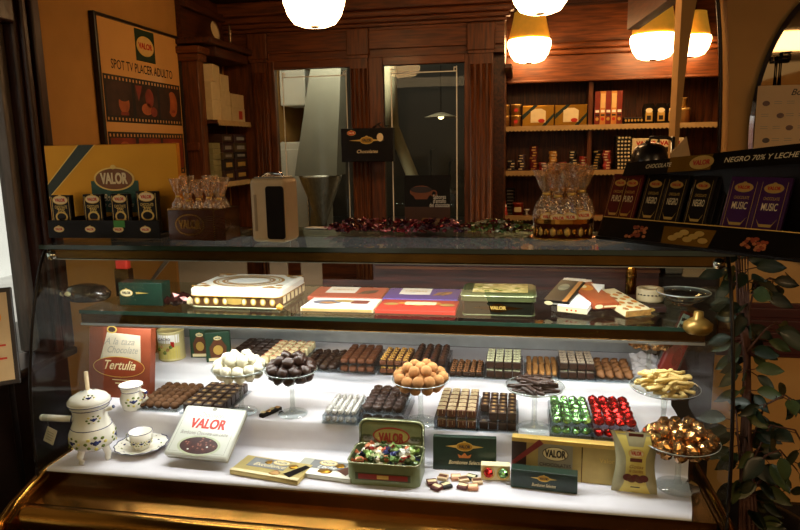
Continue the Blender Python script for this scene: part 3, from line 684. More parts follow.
# glass
gp = [(1.470, .612), (1.471, .75), (1.482, .88), (1.504, 1.0), (1.532, 1.10), (1.566, 1.19), (1.60, 1.245)]
gf = [(y, z) for y, z in gp]; gb = [(y+.005, z) for y, z in reversed(gp)]
def crv(P, n=5):
    o = []
    for i in range(len(P)-1):
        p0, p1, p2, p3 = P[max(0, i-1)], P[i], P[i+1], P[min(len(P)-1, i+2)]
        for j in range(n):
            t = j/n
            o.append(tuple(.5*((2*p1[q])+(-p0[q]+p2[q])*t+(2*p0[q]-5*p1[q]+4*p2[q]-p3[q])*t*t+(-p0[q]+3*p1[q]-3*p2[q]+p3[q])*t**3) for q in (0, 1)))
    return o+[P[-1]]
b = rel(MB()); b.runx(crv(gp), CX0+.004, CX1-.004, M_glass, True, close=False); b.build('front_glass', dc)
side = gp+[(YB-.12, 1.245), (YB, 1.1), (YB, .64)]
for xa in (CX0, CX1-.004):
    b = rel(MB()); b.add([(xa, y, z) for y, z in side], [tuple(range(len(side)))], pane('side_glass_sheet', '#eef5f0', .25, .01)); b.build('side_glass', dc)
    b = rel(MB()); b.tube([(xa+.002, y, z) for y, z in crv(gp)], .0045, M_black, 6); b.build('glass_seam', dc)
b = rel(MB()); b.span((CX0-.01, 1.592, ZT-.011), (CX1+.01, 2.02, ZT-.001), M_glass); b.build('top_glass', dc)
b = rel(MB()); b.span((CX0-.01, 1.588, ZT-.012), (CX1+.01, 1.592, ZT), M_gedge); b.build('top_glass_edge', dc)
b = rel(MB()); b.span((CX0+.004, 1.602, ZT-.040), (CX1-.004, 1.622, ZT-.013), M_brassd, .003); b.span((CX0+.004, 1.600, ZT-.042), (CX1-.004, 1.626, ZT-.040), M_alu); b.build('top_rail', dc)
b = rel(MB()); b.span((CX0+.004, 1.89, ZT-.06), (CX1-.004, 2.03, ZT-.012), M_dark, .003); b.build('rear_rail', dc)
# middle shelf with its bronze rail
b = rel(MB()); b.span((CX0+.01, 1.70, ZS-.009), (CX1-.012, 2.12, ZS), M_glass); b.build('glass_shelf', dc)
b = rel(MB()); b.span((CX0+.01, 1.697, ZS-.010), (CX1-.012, 1.70, ZS), M_gedge); b.build('shelf_edge', dc)
b = rel(MB()); b.span((CX0+.008, 1.705, ZS-.040), (CX1-.010, 1.725, ZS-.010), M_brassd, .003); b.span((CX0+.008, 1.702, ZS-.046), (CX1-.010, 1.73, ZS-.040), M_alu); b.build('shelf_rail', dc)
b = rel(MB()); b.span((CX0+.01, YB-.03, Z3+.0), (CX1-.012, YB, Z3+.052), M_alu, .003); b.build('rear_sill', dc)
M_back = wood('sliding_back', '#4d2114', '#2f140d', .4, 'x', .1)
M_backp = mat('tan_panel', '#755a3c', .55, var=.12, scale=5)
b = rel(MB()); b.span((CX0+.01, YB+.002, Z3+.05), (CX1-.012, YB+.012, 1.03), M_back)
for x0, x1 in ((CX0+.01, -1.0), (-.91, -.84), (-.79, -.71)): b.span((x0, YB-.002, .86), (x1, YB+.004, 1.20), M_backp)
b.span((-.52, YB+.002, 1.03), (CX1-.012, YB+.012, 1.19), M_back)
b.span((-.51, YB-.012, 1.075), (CX1-.012, YB+.002, 1.085), M_woodx); b.build('sliding_back', dc)
for x, y, z in ((CX0+.02, 1.60, 1.225), (CX1-.02, 1.60, 1.225)):
    b = rel(MB()); b.lathe([(0, -.012), (.010, -.012), (.013, -.004), (.013, .006), (0, .01)], M_chrome, 14, T(x, y, z) @ RX(90)); b.build('glass_bolt', dc)
# clamp knob on the shelf rail at the right
q = at(698, 325, y=1.69)
b = rel(MB()); b.M = b.M @ T(q.x, 1.69, q.z); M_knob = mat('knob_ochre', '#8a6a30', .35, .5, .1)
b.lathe([(0, -.022), (.026, -.02), (.034, -.01), (.034, .004), (.022, .014), (.012, .02), (.011, .034), (0, .036)], M_knob, 22); b.build('shelf_clamp', dc)
# housings of the two strip lamps
for (y, z) in ((1.635, ZT-.03), (1.745, ZS-.035)):
    b = rel(MB()); b.span((CX0+.02, y-.008, z+.004), (CX1-.03, y+.014, z+.014), M_alu); b.build('strip_lamp', dc)

# the white cloth over the three steps
cx0, cx1 = -1.258, .39
prof = [(YF-.004, Z1-.008), (YF-.003, Z1), (YR1-.004, Z1), (YR1, Z1+.004), (YR1+.002, Z2-.006), (YR1+.008, Z2), (YR2-.004, Z2), (YR2, Z2+.004), (YR2+.003, Z3-.006), (YR2+.01, Z3), (YB-.03, Z3)]
fine = []
for i in range(len(prof)-1):
    n = max(1, int(math.dist(prof[i], prof[i+1])/.02))
    fine += [(prof[i][0]+(prof[i+1][0]-prof[i][0])*j/n, prof[i][1]+(prof[i+1][1]-prof[i][1])*j/n) for j in range(n)]
fine.append(prof[-1]); nx = 90; vs = []; fs = []
for i in range(nx+1):
    u = i/nx
    for y, z in fine:
        t = max(0, min(1, (y-YF)/(YB-YF)))
        xr_ = cx1+.048*math.sin(t*PI)**.8
        x = cx0+(xr_-cx0)*u
        rise = 1 if (abs(y-YR1) < .012 or abs(y-YR2) < .012) else 0
        w = .0012*noise.noise(Vector((x*3, y*4, 0)))
        yy = y+(.004*math.sin(x*9)+.003*math.sin(x*23+1))*(1 if rise else 0)
        vs.append((x, yy, z+min(0, w)*.6))
k = len(fine)
for i in range(nx):
    for j in range(k-1): fs.append((i*k+j, (i+1)*k+j, (i+1)*k+j+1, i*k+j+1))
b = MB(); b.add(vs, fs, M_cloth, None, True)
tag(b.build('tablecloth'), 'white cloth draped over the stepped floor of the display case', 'cloth')

# ------------------------------------------------------------------ chocolates in trays
def P_square():
    b = MB(); b.box((0, 0, .48), (.92, .92, .92), M_choc, .12); b.box((0, 0, .94), (.5, .5, .06), M_choc, .03); return b
def P_dotted():
    b = MB(); b.box((0, 0, .48), (.94, .94, .92), M_choc, .1); b.disc(0, 0, .2, .2, 0, mat('gold_speck', '#a98a58', .4, .2, .2), T(0, 0, .945) @ LAY, 10); return b  # small flat tan dot on the top face
def P_log():
    b = MB(); b.box((0, 0, .42), (.9, .94, .8), M_choc2, .28, seg=3); return b
def P_logd():
    b = MB(); b.box((0, 0, .42), (.82, .96, .8), M_choc, .2, seg=3); b.box((0, 0, .84), (.3, .8, .06), M_choc2, .02); return b
def P_rock(m, seed=1, r=.5, ru=.5, f=3.0):
    b = MB(); b.ico(r, m, 2, T(0, 0, r*.85), ru, seed, True, (1, 1, .85), f); return b
def P_nut(top, base=None, n=9, s=.16):
    b = MB(); b.box((0, 0, .3), (.9, .9, .6), base or M_choc2, .08); rr = random.Random(3)
    for i in range(n): b.ico(s, top, 1, T(rr.uniform(-.32, .32), rr.uniform(-.32, .32), .62+rr.uniform(0, .16)), .4, i, True, (1, .8, .8))
    return b
def P_speck(top):
    b = MB(); b.box((0, 0, .44), (.94, .94, .88), M_choc, .08); rr = random.Random(5)
    for i in range(16): b.box((rr.uniform(-.36, .36), rr.uniform(-.36, .36), .9), (.17, .11, .1), top, 0, None)
    return b
def P_drizzle():
    b = MB(); b.box((0, 0, .44), (.92, .92, .86), M_choc2, .12)
    for i in range(4): b.tube([(-.42, -.32+i*.21-.08, .89), (0, -.32+i*.21+.05, .9), (.42, -.32+i*.21-.03, .89)], .026, M_wchoc, 5)
    b.tube([(-.3, -.47, .75), (-.32, -.475, .2)], .03, M_wchoc, 5); b.tube([(.15, -.47, .8), (.17, -.475, .4)], .03, M_wchoc, 5); return b
def P_flower():
    b = MB(); b.lathe([(0, 0), (.42, 0), (.5, .35), (.46, .55), (.3, .62), (.2, .55), (.1, .66), (0, .68)], M_choc, 24, None, 1, 1, True, 6, .1); return b
def P_ball(m, ru=.06): 
    b = MB(); b.ico(.5, m, 2, T(0, 0, .5), ru, 3, True, (1, 1, 1), 4); return b
def P_foil(m, seed=1):
    b = MB(); b.ico(.5, m, 2, T(0, 0, .47), .28, seed, False, (1, 1, .94), 3.2); return b
def P_sugar():
    b = MB(); b.ico(.48, mat('silver_white_wrap', '#c9c6c0', .35, .25, .25, 80), 2, T(0, 0, .44), .45, 5, False, (1, 1, .95), 3.2); b.box((0, -.3, .2), (.6, .3, .36), M_grey, .1); return b
def P_white():
    b = MB(); b.box((0, 0, .45), (.9, .9, .86), M_wchoc, .16); rr = random.Random(8)
    for i in range(4): b.ico(.1, M_red, 1, T(rr.uniform(-.3, .3), rr.uniform(-.3, .3), .88), .3, i, True, (1, .8, .5))
    return b
def P_stick(m): 
    b = MB(); b.box((0, 0, .4), (.86, 1.0, .76), m, .24, seg=3); return b
M_foilg = mat('green_foil', '#86b578', .22, .85, .25, 90); M_foilr = mat('red_foil', '#b31f1c', .22, .85, .25, 90); M_foilo = mat('gold_foil', '#c9955c', .2, .9, .3, 90)
M_wafer = mat('wafer', '#a8743c', .7, var=.15, scale=50, bump=.2)
M_nutw = mat('pale_green_nut', '#d9d8b0', .6, var=.25, scale=60)
M_nutb = mat('nut_brown', '#8a5a34', .55, var=.35, scale=60, bump=.3)
def tray(pl, pr, pyf, z, cols, rows, layers, proto, pname, tl, pl_label, cat='chocolate', rowpitch=None, h=1.0, jit=.02, full=None, flip=0, rotj=.06, skip=()):
    """clear tray of chocolates; pl..pr is its width in the picture at the front edge"""
    a, c = at(pl, pyf, z=z), at(pr, pyf, z=z); w = (c-a).length; yf = (a.y+c.y)/2
    p = w/cols; rp = p*(rowpitch or 1.0); D = rp*rows
    t = thing('acrylic_tray', tl, 'tray', ((a.x+c.x)/2, yf+D/2, z+.0008), 0, 'clear trays of chocolates')
    b = MB(); b.box((0, 0, .0015), (w+.012, D+.014, .003), M_acryl); b.span((-w/2-.006, -D/2-.007, .003), (w/2+.006, -D/2-.005, .008), M_acryl); b.build('base_plate', t)
    ph = p*h*.96
    if layers > 1:
        b = MB(); b.box((0, 0, ph+.0065), (w+.008, D+.008, .002), M_acryl); b.build('upper_plate', t)
        for sx in (-1, 1):
            b = MB()
            b.span((sx*(w/2+.004)-.001, -D/2-.003, .003), (sx*(w/2+.004)+.001, D/2+.003, ph+.0055), M_acryl); b.build('side_plate', t)
    me = proto.mesh(pname); g = pname.replace('_', ' ')+' pieces in their tray'
    rr = random.Random(hash(pname) % 1000 if False else len(pname)*7+int(pl))
    for l in range(layers):
        for r in range(rows):
            if l < layers-1 and r > 0: continue            # lower layer: only its front row can be seen
            for q in range(cols):
                if l == layers-1 and (r, q) in skip: continue
                o = bpy.data.objects.new(pname, me); COL.objects.link(o)
                o.scale = (p*.96, rp*.96, p*h*.92)
                o.location = (t.location.x-w/2+p*(q+.5)+rr.uniform(-jit, jit)*p, yf+rp*(r+.5)+rr.uniform(-jit, jit)*rp, z+.0042+(ph+.0042 if l else 0))
                o.rotation_euler = (0, 0, rr.uniform(-rotj, rotj)+(PI/2*rr.randint(0, 3) if flip else 0))
                tag(o, pl_label, cat, g)
# back row
tray(226, 264, 363.5, Z3, 4, 6, 1, P_square(), 'dark_praline', 'clear tray of dark pralines behind the dish of white truffles', 'dark square praline in the back tray behind the dish of white truffles')
tray(258, 299, 367, Z3, 4, 6, 1, P_white(), 'white_praline', 'clear tray of white pralines flecked with red, back row', 'white chocolate flecked with red in the back row tray')
tray(300, 336, 372, Z3, 4, 6, 1, P_rock(M_choc, 4, .5, .3), 'dark_nugget', 'clear tray of dark nuggets, back row behind the dark chocolate dish', 'dark rounded nugget in the back tray left of the smooth brown logs')
tray(339, 374, 374, Z3, 4, 6, 2, P_log(), 'chocolate_log', 'clear tray of smooth brown chocolate logs in four columns, back row', 'smooth brown chocolate log in the back tray left of the golden nut pieces', rowpitch=1.0, h=.85)
tray(379, 409, 375, Z3, 4, 6, 2, P_nut(mat('golden_nut', '#c99b4e', .45, .0, .3, 80)), 'golden_nut_chocolate', 'clear tray of golden nut topped chocolates, back row', 'golden nut topped chocolate in the back row tray')
tray(411, 446, 376, Z3, 4, 6, 2, P_logd(), 'ridged_chocolate', 'clear tray of ridged dark chocolates behind the cocoa truffle dish', 'ridged dark chocolate in the back tray behind the dish of cocoa truffles')
tray(449, 482, 377.5, Z3, 5, 6, 1, P_nut(M_nutb, M_choc, 6, .22), 'dark_nut_cluster', 'clear tray of small brown nut clusters, back row centre', 'small brown nut cluster in the back tray left of the pale nut squares', rotj=.4)
tray(486, 521, 379.5, Z3, 4, 5, 2, P_speck(M_nutw), 'pale_nut_square', 'clear tray of dark squares covered in pale nut chips, back row', 'dark square covered in pale greenish nut chips in the back row')
tray(526, 558, 378, Z3, 5, 2, 1, P_stick(M_wafer), 'wafer_stick', 'clear tray of tan wafer sticks lying lengthways, back row', 'tan wafer stick in the back row tray', rowpitch=4.2, h=1.2)
tray(560, 594, 380.5, Z3, 4, 5, 2, P_speck(mat('pale_chip', '#b9a690', .6, var=.2)), 'chip_square', 'clear tray of dark squares with pale pink chips, back row right', 'dark square with pale pinkish chips, back tray left of the rough nut rolls')
tray(597, 634, 382, Z3, 4, 4, 1, P_rock(M_nutb, 9, .5, .7, 4.5), 'nut_roll', 'clear tray of rough brown nut rolls at the right end of the back row', 'rough brown nut roll in the rightmost back tray', rowpitch=1.4, h=1.2, rotj=.15)
# middle row
def tilted_tray(*a, **k): tray(*a, **k)
tray(134, 178, 411, Z2, 5, 7, 1, P_rock(M_cocoa, 2, .5, .35, 2.4), 'cocoa_truffle', 'clear tray of cocoa dusted truffles beside the white creamer', 'cocoa dusted brown truffle in the tray beside the white creamer', rotj=.5)
tray(181, 224, 415, Z2, 4, 6, 1, P_dotted(), 'black_praline', 'clear tray of glossy black pralines behind the white tin', 'glossy black square praline in the tray behind the white tin', h=1.0)
tray(324, 357, 424, Z2, 5, 7, 2, P_sugar(), 'sugared_chocolate', 'clear tray of sugar white chocolates behind the open tin', 'sugar white chocolate in the tray behind the open candy tin', rotj=.5)
tray(361, 403, 425, Z2, 4, 6, 2, P_flower(), 'flower_chocolate', 'clear tray of lobed dark flower chocolates behind the open tin', 'lobed dark flower chocolate in the tray behind the open candy tin', rotj=.5)
tray(436, 476, 430, Z2, 4, 6, 2, P_drizzle(), 'drizzled_praline', 'clear tray of brown pralines with cream drizzle, middle row', 'brown praline with cream drizzle in the middle row', rowpitch=1.05)
tray(479, 516, 432, Z2, 4, 6, 2, P_dotted(), 'black_square', 'clear tray of black squares with one corner empty, middle row', 'black square chocolate in the middle row right of the drizzled pralines', skip=((0, 0), (1, 0)), rowpitch=1.05)
tray(552, 591, 438, Z2, 4, 6, 2, P_foil(M_foilg, 2), 'green_foil_chocolate', 'clear tray of green foil wrapped chocolates', 'round chocolate wrapped in green foil', rotj=2, rowpitch=1.15)
tray(594, 636, 441, Z2, 4, 6, 2, P_foil(M_foilr, 6), 'red_foil_chocolate', 'clear tray of red foil wrapped chocolates', 'round chocolate wrapped in red foil', rotj=2, rowpitch=1.15)

# ------------------------------------------------------------------ footed glass dishes
def dish(px, pyb, z, wpx, pyrim, label, depth=.3):
    q = at(px, pyb, z=z); k = mpp(q); R = wpx*k/2
    # height of the rim from the picture row of its centre
    zz = at(px, pyrim, y=q.y).z; H = zz-z
    t = thing('footed_dish', label, 'dish', (q.x, q.y, z+.0006), 0, 'footed glass dishes')
    fr = R*.56
    b = MB(); b.lathe([(0, .0), (fr, 0), (fr, .003), (fr*.5, .006), (.012, .010), (0, .010)], M_dish, 36); b.build('foot', t)
    b = MB(); b.lathe([(.011, .0095), (.007, .025), (.0065, H*.5), (.008, H-R*depth-.012), (.02, H-R*depth-.002)], M_dish, 20); b.build('stem', t)
    b = MB(); b.lathe([(0, H-R*depth), (R*.45, H-R*depth*.86), (R*.8, H-R*depth*.45), (R*.97, H-.004), (R, H), (R*.985, H+.002), (R*.95, H-.001), (R*.78, H-R*depth*.38), (R*.43, H-R*depth*.78), (0, H-R*depth*.9)], M_dish, 44); b.build('bowl', t)
    b = MB(); b.tube([(R*math.cos(a), R*math.sin(a), H+.001) for a in [2*PI*i/44 for i in range(45)]], .0009, mat('dish_rim', '#c9cfca', .1, .4, .05), 6); b.build('rim', t)
    return Vector((q.x, q.y, z+H)), R, R*depth
def heap(c, R, dep, r, n_layers, protos, name, label, cat='chocolate', group=None, sc=(1, 1, 1), seed=1, rotall=False, tight=1.9):
    """pieces heaped in rings inside a dish"""
    rr = random.Random(seed); mes = [p.mesh(name) for p in protos]; cnt = 0
    for L in range(n_layers):
        zz = c.z-dep*.55+r*1.35*L; lim = R*.80-(L-.3)*r*1.1 if L else R*.66
        if L == 1: lim = R*.84-r*.4
        pts = []
        ring = lim
        while ring > -1e-6:
            if ring < r*.7: pts.append((0, 0)); break
            n = max(1, int(2*PI*ring/(r*tight)))
            a0 = rr.uniform(0, 6)
            pts += [(ring*math.cos(a0+2*PI*i/n), ring*math.sin(a0+2*PI*i/n)) for i in range(n)]
            ring -= r*tight
            if L < n_layers-1 and ring < lim-r*3.2: break      # hidden middles are left out
        for x, y in pts:
            me = mes[cnt % len(mes)]; cnt += 1
            o = bpy.data.objects.new(name, me); COL.objects.link(o)
            o.location = (c.x+x+rr.uniform(-.1, .1)*r, c.y+y+rr.uniform(-.1, .1)*r, zz+rr.uniform(-.15, .15)*r)
            o.rotation_euler = (rr.uniform(0, 6), rr.uniform(0, 6), rr.uniform(0, 6)) if rotall else (rr.uniform(-.3, .3), rr.uniform(-.3, .3), rr.uniform(0, 6))
            o.scale = (r*2*sc[0], r*2*sc[1], r*2*sc[2])
            tag(o, label, cat, group)
def C_ball(m, ru=.06, seed=1, flat=False, f=4): b = MB(); b.ico(.5, m, 2, None, ru, seed, not flat, (1, 1, 1), f); return b
M_wtr = mat('white_truffle', '#e2dcc4', .7, var=.12, scale=60, bump=.3); M_olv = mat('truffle_fleck', '#8d8a5a', .6, var=.2)
d = dish(242, 412, Z2, 54, 368, 'footed glass dish heaped with white truffles', .34)
heap(*d, .0165, 3, [C_ball(M_wtr, .25, i) for i in (1, 2)], 'white_truffle', 'white truffle heaped in the leftmost footed glass dish', group='white truffles in the dish', seed=2)
d = dish(293, 414, Z2, 52, 370, 'footed glass dish heaped with dark chocolate lumps', .34)
heap(*d, .0165, 3, [C_ball(M_choc, .55, i, f=2.6) for i in (1, 2, 3)], 'chocolate_lump', 'dark chocolate lump in the footed dish right of the white truffles', group='chocolate lumps in the dish', seed=3, rotall=True)
d = dish(421, 422, Z2, 57, 379, 'footed glass dish heaped with tan cocoa dusted balls', .3)
heap(*d, .0165, 3, [C_ball(M_tan, .05, i) for i in (1, 2)], 'cocoa_dusted_ball', 'tan cocoa dusted ball heaped in the central footed dish', group='cocoa dusted balls in the dish', seed=4)
d = dish(534, 428, Z2, 58, 386, 'footed glass dish holding dark chocolate sticks', .28)
def sticks(c, R, dep, n, L, r, m, name, label, group, seed, rise):
    rr = random.Random(seed); b = MB(); b.box((0, 0, 0), (1, .18, .13), m, .04); me = b.mesh(name)
    for i in range(n):
        o = bpy.data.objects.new(name, me); COL.objects.link(o); a = rr.uniform(0, 6.28); q = R*.62*math.sqrt(rr.random())*(1-.4*i/n)
        o.location = (c.x+q*math.cos(a), c.y+q*math.sin(a), c.z-dep*.35+rise*(i/n)*(1-.5*q/R)); ll = L*rr.uniform(.8, 1.05)
        o.scale = (ll, r/.18, r/.18); o.rotation_euler = (rr.uniform(-.3, .3), rr.uniform(-.12, .12), rr.gauss(.25, .5) if name != 'dark_stick' else rr.gauss(-.35, .45))
        tag(o, label, 'chocolate', group)
sticks(*d, 50, .062, .0105, M_choc, 'dark_stick', 'dark chocolate stick in the footed dish left of the green foil balls', 'dark chocolate sticks in the dish', 5, .034)
d = dish(662, 440, Z2, 66, 387, 'footed glass dish heaped with pale cream sticks at the right', .26)
sticks(*d, 85, .068, .0105, mat('cream_stick', '#cfb26c', .5, var=.12, scale=40), 'cream_stick', 'pale cream coloured stick in the footed dish at the right', 'cream sticks in the dish', 6, .05)
d = dish(677, 487, Z1, 74, 440, 'footed glass dish of gold foil sweets nearest the front right', .26)
heap(*d, .0155, 3, [C_ball(M_foilo, .42, i, True, 3) for i in (1, 2, 3)], 'gold_foil_sweet', 'gold foil wrapped sweet in the front right dish', 'sweet', 'gold foil sweets in the dish', seed=7, rotall=True)
d = dish(648, 372, Z3, 52, 337, 'footed glass dish of glittering gold sweets under the shelf at the back right', .3)
heap(*d, .014, 2, [C_ball(M_foilo, .42, i, True, 3) for i in (4, 5)], 'small_gold_sweet', 'gold wrapped sweet in the back right dish under the shelf', 'sweet', 'gold sweets in the back dish', seed=9, rotall=True)
# folded napkin at the back right
q = at(648, 376, z=Z3); k = mpp(q); b = MB()
n = 14; vs = []; fs = []
for i in range(n+1):
    for j in range(n+1): vs.append(((i/n-.5)*.085, (j/n)*.08, .012+.03*(j/n)+.014*noise.noise(Vector((i*.4, j*.4, 2)))))
for i in range(n):
    for j in range(n): fs.append((i*(n+1)+j, (i+1)*(n+1)+j, (i+1)*(n+1)+j+1, i*(n+1)+j+1))
b.add(vs, fs, M_cloth, T(0, .012, 0), True); vs2 = [(v[0], v[1], 0.001) for v in vs]; b.add(vs2, fs, M_cloth, T(0, .012, 0)); ap = [(-.0425, .012, .001), (.0425, .012, .001), (.0425, .012, .012), (-.0425, .012, .012)]; b.add(ap, [(0, 1, 2, 3)], M_cloth)
tag(b.build('folded_napkin', None, q), 'crumpled white napkin on the cloth at the right end of the back row', 'napkin')
# red package leaning at the right
qa, qb = at(672, 385, z=Z3), at(692, 338, y=2.12)
rp = thing('red_package', 'red sweet package in clear wrap leaning at the back right corner', 'package', (qa.x, 2.06, Z3+.001))
b = MB(RY(22) @ RX(-8)); b.box((0, 0, .10), (.055, .03, .2), mat('red_pack', '#a01818', .3, var=.15, coat=.4), .008); b.rect(-.0275, .12, -.006, .19, -.0158, M_white); [b.rect(-.024, .128+.02*i, -.01, .138+.02*i, -.0163, M_ink) for i in range(3)]; b.disc(.008, .06, .012, .03, -.0158, M_foilr); b.build('wrapper', rp)
b = MB(RY(22) @ RX(-8)); b.box((0, 0, .11), (.064, .036, .225), M_acryl, .004); b.build('clear_sleeve', rp)
# ------------------------------------------------------------------ porcelain at the left
def motif(b, x, z, s_, y, M=None):
    b.disc(x, z, .010*s_, .010*s_, y, M_blue, M, 12); b.disc(x, z, .004*s_, .004*s_, y-.0004, M_yel, M, 8)
    for i in range(8):
        a = i*PI/4+.3; b.disc(x+.017*s_*math.cos(a)*1.3, z+.012*s_*math.sin(a), .006*s_, .0035*s_, y, M_leafp, M, 8)
def wrapmotif(b, r, z, ang, s_, m0=None):
    """small painted flower lying on a round wall of radius r"""
    for k_ in range(11):
        if k_ == 0: du, dv, e, m_ = 0, 0, .0075, M_blue
        elif k_ < 3: du, dv, e, m_ = (.008 if k_ == 1 else -.008), .002, .004, M_blue
        else: a = (k_-3)*PI/4; du, dv, e, m_ = .021*math.cos(a), .0125*math.sin(a), .0048, (M_leafp if k_ % 3 else M_yel)
        A_ = ang+du*s_/r
        b.ico(e*s_, m_, 1, T(r*math.cos(A_), r*math.sin(A_), z+dv*s_) @ Matrix.Rotation(A_, 4, 'Z') @ S(.25, 1, .8))
q = at(98, 457, z=Z1); k = mpp(q)
cp = thing('chocolate_pot', 'white porcelain three-legged chocolate pot with painted blue flowers', 'chocolate pot', (q.x-.01, q.y, Z1+.0008), 0); cp.scale = (.92, .92, .95)
fa = math.atan2(-q.y, -q.x)
b = MB(); b.lathe([(0, .03), (.03, .028), (.056, .042), (.068, .062), (.066, .082), (.055, .105), (.048, .125), (.050, .148), (.058, .165), (.061, .172), (.058, .174), (.05, .172), (.046, .15), (.04, .12), (0, .06)], M_porc, 40)
for z, r in ((.100, .0575), (.158, .0552), (.170, .0612)): b.tube([(r*math.cos(a), r*math.sin(a), z) for a in [2*PI*i/36 for i in range(37)]], .0013, M_blue, 5)
wrapmotif(b, .068, .066, fa+.1, 1.35); wrapmotif(b, .049, .13, fa+.15, .9); wrapmotif(b, .067, .066, fa+1.3, 1.2); wrapmotif(b, .067, .066, fa-1.0, 1.2); b.build('body', cp)
for a in (fa+.75, fa-.75, fa+PI):
    b = MB(); c, s_ = math.cos(a), math.sin(a); b.tube([(.045*c, .045*s_, .042), (.056*c, .056*s_, .022), (.052*c, .052*s_, .008), (.056*c, .056*s_, 0)], .011, M_porc, 10, r2=.008); b.build('leg', cp)
b = MB(); b.lathe([(.060, .175), (.061, .178), (.05, .19), (.03, .200), (.012, .204), (.010, .207), (0, .208)], M_porc, 36); wrapmotif(b, .045, .195, fa, .7); b.build('lid', cp)
b = MB(); b.tube([(0, 0, .206), (0, 0, .262)], .006, mat('pale_stick', '#cdb48a', .5, var=.12)); b.build('whisk_stick', cp)
b = MB(); b.tube([(-.05, -.0, .115), (-.085, -.01, .118), (-.145, -.02, .122)], .009, M_porc, 12, r2=.0105); b.ico(.0108, M_porc, 2, T(-.146, -.02, .122)); b.tube([(-.06, -.002, .115), (-.063, -.003, .1155)], .0125, M_blue, 10); b.build('handle', cp)
b = MB(); b.tube([(.056, 0, .15), (.072, 0, .156), (.078, 0, .16)], .007, M_porc, 10); b.ico(.006, M_blue, 1, T(.079, 0, .16)); b.build('spout', cp)
b = MB(); b.add(*box_geo(.034, .0015, .05, 0, 1), mat('tag_card', '#cfc6b2', .7, var=.06), T(-.125, -.024, .068) @ RY(24))
for i in range(4): b.add([(-.012, -.0012, .012-.008*i), (.010, -.0012, .012-.008*i), (.010, -.0012, .010-.008*i), (-.012, -.0012, .010-.008*i)], [(0, 1, 2, 3)], M_grey, T(-.125, -.024, .068) @ RY(24))
b.tube([(-.13, -.022, .112), (-.128, -.023, .092)], .0008, M_grey, 4)
b.build('price_tag', cp)
q = at(129, 411, z=Z2)
cr = thing('creamer', 'small white porcelain jug with a painted blue flower on the step', 'jug', (q.x, q.y+.02, Z2+.0008))
b = MB(); b.lathe([(0, .0), (.026, 0), (.029, .006), (.033, .02), (.034, .034), (.028, .052), (.029, .064), (.035, .075), (.032, .075), (.026, .062), (.024, .05), (.028, .03), (0, .01)], M_porc, 34)
for z, r in ((.056, .0285), (.073, .0345)): b.tube([(r*math.cos(a), r*math.sin(a), z) for a in [2*PI*i/30 for i in range(31)]], .0011, M_blue, 5)
fa = math.atan2(-q.y, -q.x); wrapmotif(b, .034, .03, fa+.1, 1.0); wrapmotif(b, .034, .03, fa+1.4, .8); b.build('body', cr)
b = MB(); b.tube([(.026, 0, .06), (.046, 0, .056), (.05, 0, .035), (.033, 0, .02)], .0045, M_porc, 8); b.ico(.006, M_blue, 1, T(.047, 0, .052)); b.build('handle', cr)
q = at(142, 450, z=Z1)
b = MB(); n = 64
b.lathe([(0, .0), (.036, 0), (.049, .006), (.067, .015), (.072, .019), (.069, .0195), (.047, .010), (.03, .006), (0, .006)], M_porc, n, None, 1, 1, True, 14, .025)
b.tube([((.072*(1+.025*math.cos(14*a)))*math.cos(a), (.072*(1+.025*math.cos(14*a)))*math.sin(a), .0195) for a in [2*PI*i/112 for i in range(113)]], .0012, M_blue, 5)
for i in range(12): a = i*PI/6; b.ico(.007, M_leafp if i % 2 else M_blue, 1, T(.056*math.cos(a), .056*math.sin(a), .0125) @ S(1, 1, .15))
for i in range(18): a = i*PI/9; b.ico(.004, M_leafp, 1, T(.064*math.cos(a), .064*math.sin(a), .0160) @ S(1, 1, .15))
tag(b.build('saucer', None, (q.x, q.y, Z1+.0008)), 'white scalloped saucer with painted leaves under the cup', 'saucer')
cu = thing('cup', 'small white porcelain cup with painted band standing on the scalloped saucer', 'cup', (q.x, q.y, Z1+.0075))
b = MB(); b.lathe([(0, 0), (.020, 0), (.022, .005), (.028, .016), (.033, .05), (.0315, .05), (.026, .016), (0, .01)], M_porc, 34)
b.tube([(.0328*math.cos(a), .0328*math.sin(a), .05) for a in [2*PI*i/30 for i in range(31)]], .001, M_blue, 5)
fa = math.atan2(-q.y, -q.x)
for i in range(8): wrapmotif(b, .0295, .022, fa+i*PI/4, .55)
b.build('body', cu)
b = MB(); b.tube([(-.03, 0, .04), (-.045, 0, .038), (-.046, 0, .022), (-.027, 0, .014)], .003, M_porc, 8); b.build('handle', cu)

# white tin leaning on the step
qa, qb = at(166, 461, z=Z1), at(235, 466, z=Z1); w = (qb-qa).length*.93
vt = thing('chocolate_tin', 'flat white tin with red lettering and a picture of chocolates, leaning on the step', 'tin', ((qa.x+qb.x)/2+.0, 1.547, Z1+.012), -3, None, 0)
vt.rotation_euler = (math.radians(33), 0, math.radians(-3)); L = .160; hh = .026
M_wtin = mat('white_tin', '#cdcec4', .3, .1, .03); M_tinedge = mat('tin_edge', '#a8a592', .3, .6, .1)
b = MB(T(0, L/2, .001)); b.box((0, 0, .007), (w-.004, L-.004, .016), M_tinedge, .006); b.build('body', vt)
b = MB(T(0, L/2, .001)); b.box((0, 0, hh-.008), (w, L, .017), M_wtin, .007)
F_ = T(0, 0, hh+.0006) @ LAY
for a, c in (((-w*.44, -L*.43), (w*.44, -L*.425)), ((-w*.44, L*.425), (w*.44, L*.43)), ((-w*.44, -L*.43), (-w*.435, L*.43)), ((w*.435, -L*.43), (w*.44, L*.43))): b.rect(a[0], a[1], c[0], c[1], 0, M_grey, F_)
